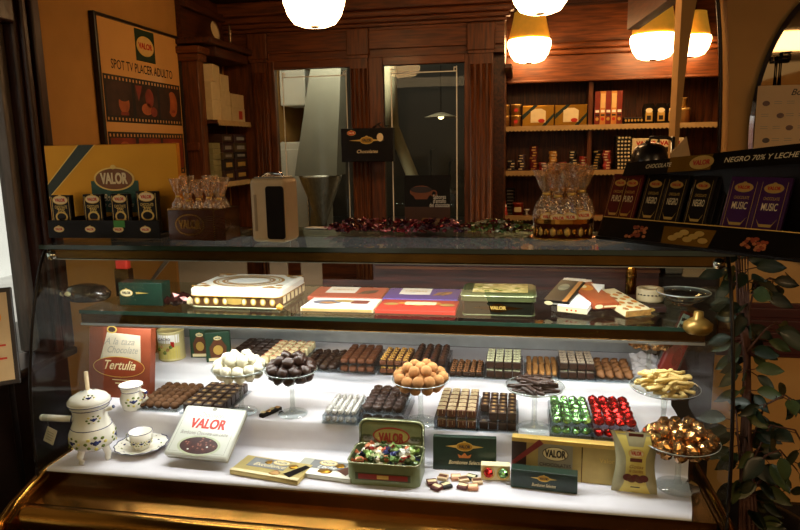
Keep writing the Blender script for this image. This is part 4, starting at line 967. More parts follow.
b.text('VALOR', 0, .02, .043, -.0004, M_red, F_, width=w*.56); b.text('Chocolates', 0, .05, .022, -.0004, M_grey, F_, shear=.3, width=w*.4); b.text('Bombones Chocolate con Leche', 0, -.009, .016, -.0004, M_grey, F_, shear=.25, width=w*.76)
b.disc(0, .07, .007, .006, -.0004, M_grey, F_)
b.disc(0, -.047, w*.34, .031, -.0003, mat('pale_green_print', '#b9bfa0', .5, var=.1), F_); b.disc(0, -.047, w*.30, .026, -.0005, mat('maroon_print', '#3d1712', .4, var=.2), F_)
rr = random.Random(1)
for i in range(22):
    a = rr.uniform(0, 6.28); q_ = math.sqrt(rr.random()); x, z = w*.26*q_*math.cos(a), -.047+.021*q_*math.sin(a)
    b.disc(x, z, .0085, .0065, -.0007-.00003*i, mat('choc_print', '#4a1e16', .35, var=.2), F_, 14); b.disc(x-.001, z+.0015, .003, .0022, -.0018, M_white if i in (3, 11) else mat('choc_glint', '#94584a', .4, var=.1), F_, 8)
b.build('lid', vt)

# gold bars in front
def bar(px, py, z, w, d, h, rz, label, m, deco, name='chocolate_bar', rx=0, lift=0, group=None, cat='chocolate bar', ry=0, bev=.002):
    q = at(px, py, z=z) if isinstance(px, (int, float)) else px
    b = MB(T(0, d/2, 0)); b.box((0, 0, h/2), (w, d, h), m, bev); deco(b, T(0, 0, h+.0004) @ LAY, w, d, h)
    o = b.build(name, None, (q.x, q.y, z+.0008+lift), (math.radians(rx), math.radians(ry), math.radians(rz)))
    return tag(o, label, cat, group)
M_gbar = mat('pale_gold_wrap', '#cdb877', .3, .35, .08, 12); M_sbar = mat('silver_wrap', '#c4c3b4', .3, .3, .08, 12)
def d_gold(b, F_, w, d, h):
    b.rect(-w*.36, -d*.12, w*.2, d*.42, 0, mat('dull_silver_print', '#a59f7d', .35, .3, .1), F_); logo(b, w*.08, d*.3, .05, -.0003, F_, fill=M_cream2, ink=M_grey)
    b.text('Excellence', -w*.05, d*.05, .022, -.0004, M_cream2, F_, shear=.4); b.ico(.012, M_gold, 1, F_ @ T(-w*.1, -.0005, d*.25) @ S(1, .08, 1), .4, 2); b.ico(.012, M_gold, 1, F_ @ T(w*.28, -.0005, d*.2) @ S(1.2, .08, 1), .4, 5)
    b.poly([(w*.24, -d*.28), (w*.36, -d*.42), (w*.5, d*.3), (w*.42, d*.38)], -.0008, M_black, F_); b.rect(w*.37, -d*.3, w*.40, d*.0, -.001, M_grey, F_) if False else None
    b.rect(-w*.5, -d*.5, w*.5, -d*.36, -.0002, M_cream2, F_); b.ico(.014, mat('nut_print', '#b98c52', .5, var=.2), 1, F_ @ T(w*.12, -.0005, -d*.3) @ S(1.3, .08, 1), .4, 7)
def d_silver(b, F_, w, d, h):
    b.rect(-w*.5, -d*.5, w*.5, -d*.15, 0, M_white, F_); b.rect(-w*.3, -d*.1, w*.3, d*.42, 0, mat('dull_silver_print'), F_); logo(b, -w*.02, d*.28, .052, -.0003, F_, fill=M_cream2, ink=M_grey)
    b.text('Leche', w*.0, d*.02, .022, -.0004, M_white, F_, shear=.4); b.ico(.013, M_gold, 1, F_ @ T(w*.2, -.0005, d*.2) @ S(1.2, .08, 1), .4, 2); b.ico(.015, M_gold, 1, F_ @ T(w*.02, -.0005, -d*.22) @ S(1.5, .08, 1), .4, 3)
    b.poly([(w*.2, -d*.1), (w*.4, -d*.36), (w*.5, d*.1), (w*.34, d*.2)], -.0008, M_choc2, F_)
    for i in range(3): b.rect(w*.3, -d*.2+i*.02, w*.46, -d*.19+i*.02, -.0012, M_choc, F_)
bar(320, 480, Z1, .165, .085, .012, -7, 'silver chocolate bar with a milk chocolate corner, tucked beside the gold one', M_sbar, d_silver, group='chocolate bars at the front of the case')
bar(263, 480, Z1, .20, .09, .013, -9, 'pale gold chocolate bar with a black corner, lying beside the white tin', M_gbar, d_gold, lift=.0, group='chocolate bars at the front of the case')
# little nougat bar on the step
def d_nougat(b, F_, w, d, h):
    for i in range(4): b.ico(.009, M_nut if i % 2 else M_cream2, 1, F_ @ T(-.003+.006*(i % 2), -.002, -d*.34+i*d*.22) @ S(1, .3, 1), .4, i)
bar(261, 418, Z2, .018, .075, .010, -26, 'small nut topped chocolate stick lying between the two left glass dishes', M_black, d_nougat, name='nougat_stick', cat='chocolate')

# open tin with wrapped sweets
qa, qb = at(344, 489, z=Z1), at(420, 489, z=Z1); cx = (qa.x+qb.x)/2; w = qb.x-qa.x-.002; d_ = .115; cy = 1.512+d_/2; hb = .058
ot = thing('open_tin', 'open olive green tin with its decorated lid standing up behind', 'tin', (cx, cy, Z1+.0008), 0)
M_olive = mat('olive_tin', '#77805a', .32, .3, .1); M_olived = mat('olive_dark', '#454a2c', .35, .25, .15); M_olr = mat('tin_rim', '#a8ab86', .25, .6, .1); M_dr = mat('tin_red', '#6d3a22', .4, var=.15)
def rrect(w_, d__, r, n=6):
    o = []
    for cx_, cy_, a0 in ((w_/2-r, d__/2-r, 0), (-w_/2+r, d__/2-r, 90), (-w_/2+r, -d__/2+r, 180), (w_/2-r, -d__/2+r, 270)):
        for i in range(n+1): a = math.radians(a0+90*i/n); o.append((cx_+r*math.cos(a), cy_+r*math.sin(a)))
    return o
def shell(mbx, loops, m, M=None, cap0=True, cap1=False):
    n = len(loops[0][0]); vs = []; fs = []
    for pts, z in loops: vs += [(x, y, z) for x, y in pts]
    for i in range(len(loops)-1):
        for j in range(n): fs.append((i*n+j, i*n+(j+1) % n, (i+1)*n+(j+1) % n, (i+1)*n+j))
    if cap0: fs.append(tuple(range(n)))
    if cap1: fs.append(tuple((len(loops)-1)*n+j for j in range(n)))
    mbx.add(vs, fs, m, M, False)
b = MB(); R0 = rrect(w, d_, .02); Ri = rrect(w-.006, d_-.006, .018)
shell(b, [(R0, 0), (R0, hb), (Ri, hb), (Ri, .012)], M_olive, None, True, True)
b.tube([(x, y, hb) for x, y in R0+[R0[0]]], .0022, M_olr, 6); b.rect(-w*.38, .014, w*.38, .034, -d_/2-.0006, M_olived); b.rect(-w*.34, .017, w*.34, .031, -d_/2-.001, M_dr); b.rect(-w*.08, .019, w*.08, .029, -d_/2-.0014, M_goldp); b.build('body', ot)
qt = at(348, 418, y=cy+d_/2+.014); lh = qt.z-Z1-hb+.03
b = MB(T(0, d_/2+.004, hb-.03) @ RX(-9)); RL = rrect(w*.93, lh, .02)
shell(b, [(RL, 0), (RL, .016)], M_olived, T(0, .008, lh/2) @ RX(90) @ T(0, 0, -.008), True, True)
b.tube([(x, -.008, lh/2+y) for x, y in RL+[RL[0]]], .003, M_olr, 6)
Rl2 = rrect(w*.87, lh-.012, .016); b.poly([(x, lh/2+y) for x, y in Rl2], -.0092, mat('lid_olive', '#6d7048', .35, .25, .15))
b.disc(0, lh*.56, w*.27, lh*.25, -.0096, mat('lid_gold', '#9a8a48', .35, .3, .1)); b.ring(0, lh*.56, w*.27, lh*.25, .004, -.0099, M_dr); b.text('VALOR', 0, lh*.5, .034, -.0102, M_dr, width=w*.36)
for sx in (-1, 1):
    for i in range(4): b.disc(sx*w*(.30+.03*i), lh*(.46+.05*(i % 2)), .010, .007, -.0098, M_olived if i % 2 else M_grey)
b.build('lid', ot)
candy_cols = [('#6a8a4a', .3), ('#9db36a', .3), ('#343a66', .3), ('#963028', .3), ('#e0d6bc', .1), ('#e2dfd4', .1), ('#a9b878', .3), ('#c97a58', .3), ('#3f4f2c', .3)]
M_can = [mat(f'candy_wrap_{i}', c, .25, me_, .25, 70) for i, (c, me_) in enumerate(candy_cols)]
cn = ['green', 'light green', 'navy', 'red', 'cream', 'white', 'yellow green', 'copper', 'dark green']
def candy_mesh(m, s_=1.0, seed=0):
    b = MB(); b.ico(.011*s_, m, 1, None, .4, seed, False, (1.15, .9, .8), 60)
    for sx in (-1, 1):
        ap = []
        for i in range(7): a = -.8+1.6*i/6; ap.append((sx*.011*s_+sx*.012*s_*math.cos(a), .012*s_*math.sin(a), .003*s_*(1 if i % 2 else -1)))
        b.add([(sx*.009*s_, 0, 0)]+ap, [(0, i+1, i+2) for i in range(6)], m)
    return b.mesh('wrapped_sweet')
cm = [candy_mesh(m, 1.0, i) for i, m in enumerate(M_can)]
rr = random.Random(11)
for i in range(62):
    lay = 0 if i < 28 else 1
    gxi, gyi = i % 7, (i//7) % 4
    x = cx-w/2+.02+(w-.04)*(gxi+rr.uniform(.2, .8))/7; y = cy-d_/2+.016+(d_-.032)*(gyi+rr.uniform(.2, .8))/4
    ci = rr.choice([0, 0, 1, 2, 3, 4, 5, 6, 8, 2, 1, 4, 7, 5])
    bulge = .012*(1-((x-cx)/(w/2))**2)*(1-((y-cy)/(d_/2))**2)
    o = bpy.data.objects.new('wrapped_sweet', cm[ci]); COL.objects.link(o); o.location = (x, y, Z1+hb-.018+lay*.015+bulge); o.rotation_euler = (rr.uniform(-.6, .6), rr.uniform(-.6, .6), rr.uniform(0, 6))
    tag(o, f'{cn[ci]} wrapped sweet among the mixed sweets in the open tin', 'sweet', 'wrapped sweets in the open tin')
# loose napolitains in front of the green box
sqs = [(432, 484, 20, 3), (443, 479, -12, 4), (446, 487, 35, 8), (456, 479, 10, 3), (463, 488, -15, 7), (463, 481, 25, 4), (471, 479, -20, 7), (473, 489, 8, 8), (437, 489, -30, 4), (477, 483, 15, 2)]
napm = [('dark red', '#5a211a'), ('cream', '#d9bd94'), ('black', '#1a1513'), ('salmon', '#c98a64')]
for i, (px, py, rz, c) in enumerate(sqs):
    nm, cc = napm[i % 4]; q = at(px, py, z=Z1); b = MB(); b.box((0, 0, .004), (.026, .026, .008), mat('nap_'+nm.replace(' ', '_'), cc, .35, .1, .1), .002); b.rect(-.011, -.006, .011, .006, -.0003, M_cream2 if nm != 'cream' else M_choc2, T(0, 0, .0083) @ LAY)
    tag(b.build('chocolate_square', None, (q.x, q.y, Z1+.0012), (rr.uniform(-.05, .05)*0, 0, math.radians(rz))), f'{nm} wrapped chocolate square in the loose handful before the dark green box', 'chocolate square', 'loose chocolate squares')
# dark green box leaning on the step
def upbox(pl, pr, pyb, pyt, z, dep, rz, tilt, name, label, m, deco, group=None, cat='box', bev=.0015):
    """upright box; pl..pr across and pyb..pyt up in the picture, foot on z"""
    a, c = at(pl, pyb, z=z), at(pr, pyb, z=z); mid = (a+c)/2; k = mpp(mid); w = (pr-pl)*k/math.cos(math.radians(rz)+YAW*0); h = (pyb-pyt)*k/.985
    b = MB(); b.box((0, dep/2, h/2), (w, dep, h), m, bev); deco(b, w, h)
    o = b.build(name, None, (mid.x, mid.y, z+.0012), (math.radians(-tilt), 0, math.radians(rz)))
    return tag(o, label, cat, group)
def d_green(b, w, h):
    logo(b, 0, h*.72, .045, -.0006, fill=M_gold, ink=M_ink); b.poly([(-w*.3, h*.72), (-.02, h*.77), (-.02, h*.67)], -.0003, M_goldp); b.poly([(w*.3, h*.72), (.02, h*.77), (.02, h*.67)], -.0003, M_goldp)
    b.text('Bombones Selectos', w*.02, h*.24, .014, -.0006, M_cream2, shear=.35, width=w*.55); b.poly([(-.014, h*.38), (.014, h*.38), (.018, h*.5), (.008, h*.44), (0, h*.54), (-.008, h*.44), (-.018, h*.5)], -.0006, mat('orange_emblem', '#b06a2c', .4, .2, .1))
upbox(433, 496, 471, 438, Z1, .022, 3, 8, 'dark_green_box', 'dark green chocolate box with a gold badge standing behind the loose squares', M_dgreen, d_green)
def d_sample(b, w, h):
    M_g = M_gold
    for x, m in ((-w*.24, M_foilr), (w*.26, M_foilg)):
        b.ico(h*.33, m, 2, T(x, -.004, h*.52), .3, 2, False); b.ring(x, h*.5, w*.22, h*.44, .003, -.0005, M_goldp)
    b.rect(-w*.02, .002, w*.03, h-.002, -.001, M_cream2)
upbox(481, 510, 481, 466, Z1, .03, 3, 6, 'two_sweet_box', 'tiny gold box showing one red and one green sweet', M_cream2, d_sample)
def d_cream(b, w, h):
    M_silver = mat('silver_panel', '#9a9482', .35, .3, .1)
    b.rect(-w/2, 0, w/2, h*.97, -.0003, mat('gold_beige', '#b59d5e', .35, .4, .1)); b.rect(-w*.5, 0, -w*.36, h*.95, -.0006, mat('brown_panel', '#32201a', .4, var=.2)); b.rect(-w*.25, 0, w*.07, h*.95, -.0006, M_silver)
    b.rect(-w/2, h*.9, w/2, h, -.0009, M_goldp); b.disc(-w*.09, h*.66, w*.12, h*.18, -.001, M_choc); b.disc(-w*.09, h*.66, w*.113, h*.165, -.0012, M_cream2); b.text('VALOR', -w*.09, h*.655, h*.26, -.0015, M_ink, width=w*.19)
    b.text('CHOCOLATES', -w*.09, h*.37, h*.12, -.001, M_ink, width=w*.29); b.text('Valor', w*.38, h*.6, h*.16, -.0012, M_goldp)
    b.poly([(-w*.5, h*.25), (-w*.5, h*.38), (-w*.24, h*1.0), (-w*.2, h*.9)], -.0014, mat('wine_ribbon', '#7a2a26', .35, var=.15)); b.rect(w*.15, 0, w*.16, h*.9, -.0008, M_brassd)
upbox(512, 617, 481, 441, Z1, .028, -4, 3, 'long_gold_box', 'long beige and gold chocolate box with a wine red ribbon behind the black one', M_goldp, d_cream)
def d_black(b, w, h):
    logo(b, 0, h*.66, .03, -.0006, fill=M_gold, ink=M_ink); b.poly([(-w*.2, h*.66), (-.012, h*.72), (-.012, h*.6)], -.0003, M_goldp); b.poly([(w*.2, h*.66), (.012, h*.72), (.012, h*.6)], -.0003, M_goldp)
    b.text('Bombones Selectos', 0, h*.28, .012, -.0006, M_cream2, shear=.35, width=w*.36)
    for a, c in (((-w*.47, h*.06), (w*.47, h*.08)), ((-w*.47, h*.92), (w*.47, h*.94)), ((-w*.47, h*.06), (-w*.465, h*.94)), ((w*.465, h*.06), (w*.47, h*.94))): b.rect(a[0], a[1], c[0], c[1], -.0003, M_green)
upbox(511, 576, 491, 472, Z1, .032, -5, 0, 'small_black_box', 'narrow black-green chocolate box lying on edge before the long gold box', M_dgreen, d_black)
# paper bag of sweets
qa = at(635, 496, z=Z1); k = mpp(qa); w, h = 44*k, 62*k
bg = thing('sweet_bag', 'yellow and kraft paper bag of chocolates standing at the front right', 'bag', (qa.x, qa.y+.016, Z1+.001), -4)
M_kraft = mat('kraft_paper', '#9a9270', .6, var=.12, scale=30, bump=.3); M_ybag = mat('yellow_bag', '#cdb961', .5, var=.06)
b = MB(); nz, nxx = 16, 14; vs = []; fs = []
def bagy(u, v): return .020*max(0, math.sin(PI*min(1, v*1.05)))**.6*max(0, math.sin(PI*u))**.5
for sgn in (-1, 1):
    n0 = len(vs)
    for i in range(nxx+1):
        for j in range(nz+1):
            u, v = i/nxx, j/nz; ww = w*(1-.16*math.sin(PI*v)**2)*(1 if v < .9 else 1+.12*(v-.9)/.1)
            vs.append(((u-.5)*ww, sgn*(bagy(u, v)+.001), v*h))
    for i in range(nxx):
        for j in range(nz): a = n0+i*(nz+1)+j; fs.append((a, a+nz+1, a+nz+2, a+1))
b.add(vs, fs, M_kraft, RX(-6), True); b.build('pouch', bg)
b = MB(); vs = []; fs = []
prof_ = [(-.3, 0), (.3, 0)]
rows = 24
for j in range(rows+1):
    v = j/rows; half = .25+.22*max(0, (v-.62)/.38)**1.3+.10*max(0, (.2-v)/.2)**1.3
    ww = w*(1-.16*math.sin(PI*v)**2)
    for i in range(9):
        u = .5+(i/8-.5)*2*half; vs.append(((u-.5)*ww, -(bagy(u, v)+.0022), v*h))
for j in range(rows):
    for i in range(8):
        if j >= 19 and 2 <= i <= 5: continue
        fs.append((j*9+i, j*9+i+1, (j+1)*9+i+1, (j+1)*9+i))
b.add(vs, fs, M_ybag, RX(-6), True)
Fb = RX(-6); yb = -.0235
b.disc(0, h*.70, w*.17, h*.075, yb, M_goldp, Fb); b.disc(0, h*.70, w*.15, h*.062, yb-.0004, M_cream2, Fb); b.text('VALOR', 0, h*.70, .014, yb-.0008, M_red, Fb, width=w*.22); b.rect(-w*.13, h*.56, w*.13, h*.62, yb-.0002, mat('maroon_bag', '#5a231a', .4, var=.15), Fb)
for i, t in enumerate(('Gotas', 'de chocolate')): b.text(t, 0, h*(.48-.07*i), .012, yb-.0006, mat('bag_script', '#8a5a22', .5, var=.1), Fb, shear=.3, width=w*.3)
for i in range(5): b.disc((-.17+.085*i)*w, h*(.30-.02*(i % 2)), .011, .009, yb-.0008-.0002*i, M_choc2 if i % 2 else mat('maroon_bag'), Fb, 14)
b.rect(-w*.16, h*.84, w*.16, h*.985, -.0045, mat('maroon_bag'), Fb)
b.rect(-w*.1, h*.13, w*.1, h*.15, yb+.003, M_ink, Fb); b.build('front_label', bg)

# box standing at the left, leaning
def d_tert(b, w, h):
    M_tb = mat('brick_print', '#8a3a1e', .4, var=.12); M_tc = mat('grey_paper_print', '#b8ad98', .5, var=.12, scale=20)
    b.rect(-w/2+.002, 0, w/2-.002, h-.002, -.0004, mat('rust_card', '#7d3a22', .45, var=.1)); b.poly([(-w*.34, h*.42), (w*.36, h*.40), (w*.34, h*.9), (-w*.2, h*.93)], -.0007, M_tc)
    b.text('A la taza', .0, h*.8, .03, -.001, M_grey, shear=.4, width=w*.5); b.text('Chocolate', .01, h*.68, .03, -.001, M_grey, shear=.4, width=w*.5)
    b.disc(.0, h*.44, w*.42, h*.15, -.0012, M_goldp); b.disc(.0, h*.44, w*.41, h*.14, -.0014, M_tb); b.text('Tertulia', .0, h*.46, .04, -.0018, M_cream2, shear=.4, width=w*.5)
    b.disc(-w*.12, h*.97, .018, .012, -.0016, M_goldp); b.disc(-w*.12, h*.97, .013, .008, -.0018, M_choc); b.rect(-w*.1, h*.25, w*.3, h*.26, -.001, M_cream2); b.rect(-w*.05, h*.2, w*.4, h*.215, -.001, M_cream2)
upbox(84, 153, 398, 329, Z2, .03, -2, 10, 'brick_red_box', 'brick red drinking chocolate box with a round script badge, leaning behind the pot', mat('rust_card', '#7d3a22', .45, var=.1), d_tert)
q = at(166, 362, z=Z3); b = MB(); r = 13*mpp(q); h = 30*mpp(q)
M_ycan = mat('yellow_can', '#cdbf86', .35, .15, .06)
b.lathe([(0, 0), (r, 0), (r*1.02, .002), (r*1.02, .005), (r, .006), (r, h-.006), (r*1.02, h-.005), (r*1.02, h), (r*.93, h), (r*.92, h-.006), (0, h-.006)], M_ycan, 34)
n = 10
for z0, z1, m in ((h*.08, h*.5, M_yel), (h*.62, h*.9, M_white)):
    vs = [(r*1.004*math.cos(a), r*1.004*math.sin(a), z) for a in [-PI*.86+PI*.72*i/n for i in range(n+1)] for z in (z0, z1)]
    b.add(vs, [(2*i, 2*i+2, 2*i+3, 2*i+1) for i in range(n)], m)
for i in range(6): b.ico(.007, M_leafp if i % 2 else mat('nut_print', '#b98c52', .5, var=.2), 1, T(r*1.0*math.cos(-PI*.75+i*.25), r*math.sin(-PI*.75+i*.25), h*(.3+.1*(i % 3))) @ S(1, 1, 1.0), .3, i)
b.text('CACAO', 0, h*.76, .012, -r*1.012, M_ink); b.rect(r*.45, h*.5, r*.75, h*.68, -r*.92, M_red)
tag(b.build('cocoa_can', None, (q.x, q.y+r, Z3+.001)), 'round pale yellow can at the left end of the top step', 'can')
def d_pack(b, w, h):
    b.poly([(-w*.3, .004), (w*.3, .004), (w*.35, h*.5), (w*.15, h*.75), (-w*.15, h*.75), (-w*.35, h*.5)], -.0005, M_choc2); logo(b, 0, h*.8, .026, -.0008, fill=M_cream2, ink=M_green); b.rect(-w*.4, .004, w*.4, h*.14, -.0008, M_cream2); b.disc(0, h*.4, w*.2, h*.16, -.0009, M_goldp)
for (pl, pr, pyb, pyt, rz, lab) in ((191, 211, 358, 329, 8, 'dark green packet with a gold badge, left of the pair beside the yellow can'), (208, 230, 362, 332, 22, 'dark green packet turned aside, right of the pair beside the yellow can')):
    upbox(pl, pr, pyb, pyt, Z3, .05, rz, 0, 'green_packet', lab, M_green if False else mat('packet_green', '#1f3d2b', .4, var=.15), d_pack, 'green packets on the top step', 'packet')

# ------------------------------------------------------------------ things on the glass shelf
zs = ZS+.0008
M_otin = mat('ornate_brown', '#5a3a20', .35, .3, .3, 40); M_lidw = mat('ornate_white', '#ece7d8', .3, .1, .04); M_lidg = mat('ornate_gold', '#b28438', .35, .3, .25, 50)
qa, qb = at(193, 308, z=ZS), at(283, 313, z=ZS); w = (qb-qa).length*.96; d_ = .215; hb = .048
lt = thing('large_tin', 'large white and gold rectangular tin with a rounded lid on the glass shelf', 'tin', ((qa.x+qb.x)/2-.012, 1.762+d_/2, zs), -1)
b = MB(); R0 = rrect(w, d_, .02); shell(b, [(R0, 0), (R0, hb)], M_otin, None, True, True); b.tube([(x, y, .003) for x, y in R0+[R0[0]]], .003, M_olr, 6)
for i in range(9):
    if i not in (4,):
        x = -w*.42+i*w*.105; b.disc(x, hb*.45, .009, .011, -d_/2-.0006, M_goldp); b.disc(x, hb*.45, .005, .007, -d_/2-.001, M_cream2)
b.disc(0, hb*.5, w*.12, .012, -d_/2-.0006, M_goldp)
for i in range(6): b.add([(w/2+.0006, -d_*.38+i*.033, .012), (w/2+.0006, -d_*.38+i*.033+.022, .012), (w/2+.0006, -d_*.38+i*.033+.022, .04), (w/2+.0006, -d_*.38+i*.033, .04)], [(0, 1, 2, 3)], M_cream2)
b.build('body', lt)
b = MB(); R1 = rrect(w+.006, d_+.006, .022); R2 = rrect(w-.012, d_-.012, .018); shell(b, [(R1, hb-.012), (R1, hb+.006), (R2, hb+.013)], M_lidw, None, False, True); b.tube([(x, y, hb-.012) for x, y in R1+[R1[0]]], .002, M_lidg, 6)
F_ = T(0, 0, hb+.0136) @ LAY
for i in range(4): b.ring(0, 0, w*(.40-.05*i), d_*(.40-.055*i), .009 if i % 2 == 0 else .004, -.0002*i, M_lidg if i != 1 else M_goldp, F_, 40)
for sx in (-1, 1):
    for sz in (-1, 1):
        for i in range(5): b.disc(sx*w*(.33+.035*i), sz*d_*(.42-.05*i*(i % 2)), .011, .009, -.0003, M_lidg, F_, 12)
b.disc(-.01, 0, w*.16, d_*.13, -.0006, mat('pale_figure', '#d9d6cc', .4, var=.1, scale=30), F_)
b.build('lid', lt)
b = MB(); b.ico(.012, mat('orange_seal', '#d19a3a', .4, var=.15), 1, None, .3, 2); qs = at(281, 308, y=1.752); tag(b.build('wrapped_toffee', None, (qs.x, 1.742, zs+.012)), 'small orange wrapped sweet against the right front corner of the large tin', 'sweet')
# flat boxes
def d_box(front, wh, cols, word, blob):
    def f(b, F_, w, d, h):
        b.rect(-w*.5+.002, -d*.5+.002, w*.5-.002, d*.5-.002, 0, cols, F_); b.rect(-w*.32, -d*.12, w*.1, d*.5-.002, -.0003, wh, F_)
        if word: b.text(word, -w*.11, d*.2, .022, -.0006, M_goldp, F_, width=w*.3)
        for i in range(3): b.poly([(w*(.14+.06*i), -d*.2), (w*(.28+.05*i), -d*.05), (w*(.34+.03*i), d*.22), (w*(.2+.05*i), d*.1)], -.0006-.0003*i, blob if i != 1 else M_choc2, F_)
    return f
M_opr = mat('orange_red_card', '#b3452c', .4, var=.08); M_purp = mat('purple_card', '#4b3190', .4, var=.08); M_redc = mat('bright_red_card', '#b3241a', .4, var=.08)
def flat2(pl, pr, pyf, d, tilt, lab, m, deco, zz=0, yy=None):
    a, c = at(pl, pyf, z=ZS+zz), at(pr, pyf, z=ZS+zz); w = (c-a).length*.995; mid = (a+c)/2
    return bar(Vector((mid.x, yy if yy else mid.y, 0)), 0, ZS, w, d, .012, 0, lab, m, deco, 'flat_chocolate_box', tilt, zz, 'flat chocolate boxes on the glass shelf', 'box')
def d_almond(b, F_, w, d, h):
    b.rect(-w*.5+.002, -d*.5+.002, w*.5-.002, d*.5-.002, 0, M_white, F_); b.disc(-w*.22, d*.05, w*.2, d*.2, -.0003, mat('blue_grey_print', '#5d6478', .4, var=.15), F_); b.disc(0, d*.2, .03, .014, -.0004, M_goldp, F_); b.rect(w*.12, -d*.05, w*.36, d*.28, -.0003, mat('bordeaux', '#7a2820', .4, var=.1), F_); b.disc(-w*.2, 0, w*.12, d*.1, -.0006, M_tan, F_)
    b.rect(-w*.48, .002, w*.48, h-.002, -d*.5-.0005, mat('beige_band', '#b8945a', .5, var=.15))
def d_redb(b, F_, w, d, h):
    b.rect(-w*.5+.002, -d*.5+.002, w*.5-.002, d*.5-.002, 0, M_redc, F_); [b.disc(-w*.35+w*.18*i, d*(.05+.12*(i % 2)), .022, .014, -.0004, M_or if i % 2 else M_goldp, F_) for i in range(5)]; b.rect(-.04, 0, .05, d*.3, -.0006, M_cream2, F_)
flat2(296, 372, 315, .125, 0, 'white topped flat box, front left of the four flat boxes', M_cream2, d_almond, yy=1.752)
flat2(372, 455, 317, .125, 0, 'red flat box, front right of the four flat boxes', M_redc, d_redb, yy=1.75)
flat2(304, 380, 303, .13, 1.5, 'orange red flat box with a white panel, behind the white topped one', M_opr, d_box(0, M_white, M_opr, 'ALMENDRAS', M_choc), 0.001, 1.885)
flat2(381, 458, 304, .13, 1.5, 'purple flat box with a white panel, behind the red one', M_purp, d_box(0, M_white, M_purp, 'CREMAS', M_tan), 0.001, 1.885)
# dark green tin
qa, qb = at(460, 317, z=ZS), at(534, 318, z=ZS); w = (qb-qa).length; d_ = .15; hb = .052
gt = thing('dark_green_tin', 'dark tin with a gold patterned lid on the glass shelf, right of the purple box', 'tin', ((qa.x+qb.x)/2+.003, 1.752+d_/2, zs), 0)
b = MB(); R0 = rrect(w-.006, d_-.006, .014); shell(b, [(R0, 0), (R0, hb)], mat('tin_black_green', '#17170f', .3, .3, .2), None, True, True); b.tube([(x, y, .003) for x, y in R0+[R0[0]]], .003, M_olived, 6)
b.disc(0, hb*.45, .026, .012, -d_/2+.0024, M_brassd); b.text('VALOR', 0, hb*.45, .013, -d_/2+.0018, M_goldp); b.poly([(-.07, hb*.45), (-.026, hb*.55), (-.026, hb*.35)], -d_/2+.0024, M_brassd); b.poly([(.07, hb*.45), (.026, hb*.55), (.026, hb*.35)], -d_/2+.0024, M_brassd); b.build('body', gt)
b = MB(); R1 = rrect(w+.004, d_+.004, .016); R2 = rrect(w-.01, d_-.01, .012); shell(b, [(R1, hb-.01), (R1, hb+.006), (R2, hb+.010)], M_olived, None, False, True); b.tube([(x, y, hb+.004) for x, y in R1+[R1[0]]], .0022, M_olr, 6)
F_ = T(0, 0, hb+.0106) @ LAY; b.rect(-w*.36, -d_*.36, w*.40, d_*.40, 0, mat('lid_cream_pattern', '#cdb878', .4, .1, .35, 50, col2='#8a7a38'), F_)
rr = random.Random(4)
for i in range(14): b.disc(rr.uniform(-.33, .36)*w, rr.uniform(-.32, .34)*d_, .008, .006, -.0003-.00002*i, rr.choice([M_nut, M_tan, M_cream2, M_leafp]), F_, 12)
b.build('lid', gt)
# fanned bars
def d_b1(b, F_, w, d, h): b.rect(-w*.5, -d*.5, w*.24, d*.5, 0, mat('charcoal_print', '#2a2621', .35, var=.2), F_); b.disc(-w*.15, d*.15, w*.22, d*.16, -.0003, mat('grey_olive_print', '#8d8c72', .5, var=.3, scale=60), F_); b.rect(w*.24, -d*.5, w*.42, d*.5, -.0003, mat('caramel_stripe', '#b47a3e', .4, var=.1), F_); b.disc(-w*.3, h/2, .012, .006, -d/2-.0008, M_cream2); b.rect(-w*.2, h*.3, w*.3, h*.6, -d/2-.0006, M_grey)
def d_b2(b, F_, w, d, h): b.rect(-w*.5, -d*.5, w*.5, d*.5, 0, M_white, F_); b.disc(-w*.2, d*.05, w*.08, d*.14, -.0003, M_grey, F_); b.rect(-w*.5, 0, w*.5, h, -d/2-.0005, M_cream2); [b.rect(-w*.2+i*.012, h*.3, -w*.14+i*.012, h*.6, -d/2-.0008, M_red) for i in range(3)]
def d_b3(b, F_, w, d, h): b.rect(-w*.5, -d*.5, w*.5, d*.5, 0, mat('rust_red_print', '#9a4522', .4, var=.12), F_); b.disc(-w*.05, d*.25, w*.3, d*.16, -.0003, M_or, F_); b.disc(-w*.1, d*.3, w*.15, d*.08, -.0005, M_cream2, F_); b.disc(-w*.3, h/2, .012, .006, -d/2-.0008, M_cream2); b.rect(-w*.1, h*.3, w*.4, h*.6, -d/2-.0006, M_cream2)
def d_b4(b, F_, w, d, h):
    b.rect(-w*.5, -d*.5, w*.5, d*.5, 0, M_cream2, F_)
    rr = random.Random(9)
    for i in range(16): b.disc((-.36+.24*(i % 4))*w, (-.4+.2*(i//4)+.06*(i % 2))*d, w*.10, d*.06, -.0003-.00002*i, M_or if i % 3 else M_tan, F_, 12)
    b.rect(-w*.5, 0, w*.5, h, -d/2-.0005, M_nut)
G_ = 'fanned chocolate bars on the glass shelf'
qb_ = lambda px, py: Vector((at(px, py, z=ZS).x, at(px, py, z=ZS).y, 0))
def fan(px, py, w, d, rz, rx, lift, lab, m, dec): bar(qb_(px, py), 0, ZS, w, d, .016, rz, lab, m, dec, 'chocolate_bar', rx, lift, G_)
fan(566, 304, .085, .15, -17, 9, .008, 'white bar hidden beneath the black one with the caramel stripe', M_white, lambda b, F_, w, d, h: b.rect(-w*.4, 0, w*.3, d*.5, 0, M_white, F_))
fan(556, 313, .070, .165, -20, 9, .018, 'black bar with a caramel stripe, leftmost of the fanned bars', M_black, d_b1)
fan(572, 316, .080, .19, -20, 9, .008, 'white bar with pale edge, second of the fanned bars', M_white, d_b2)
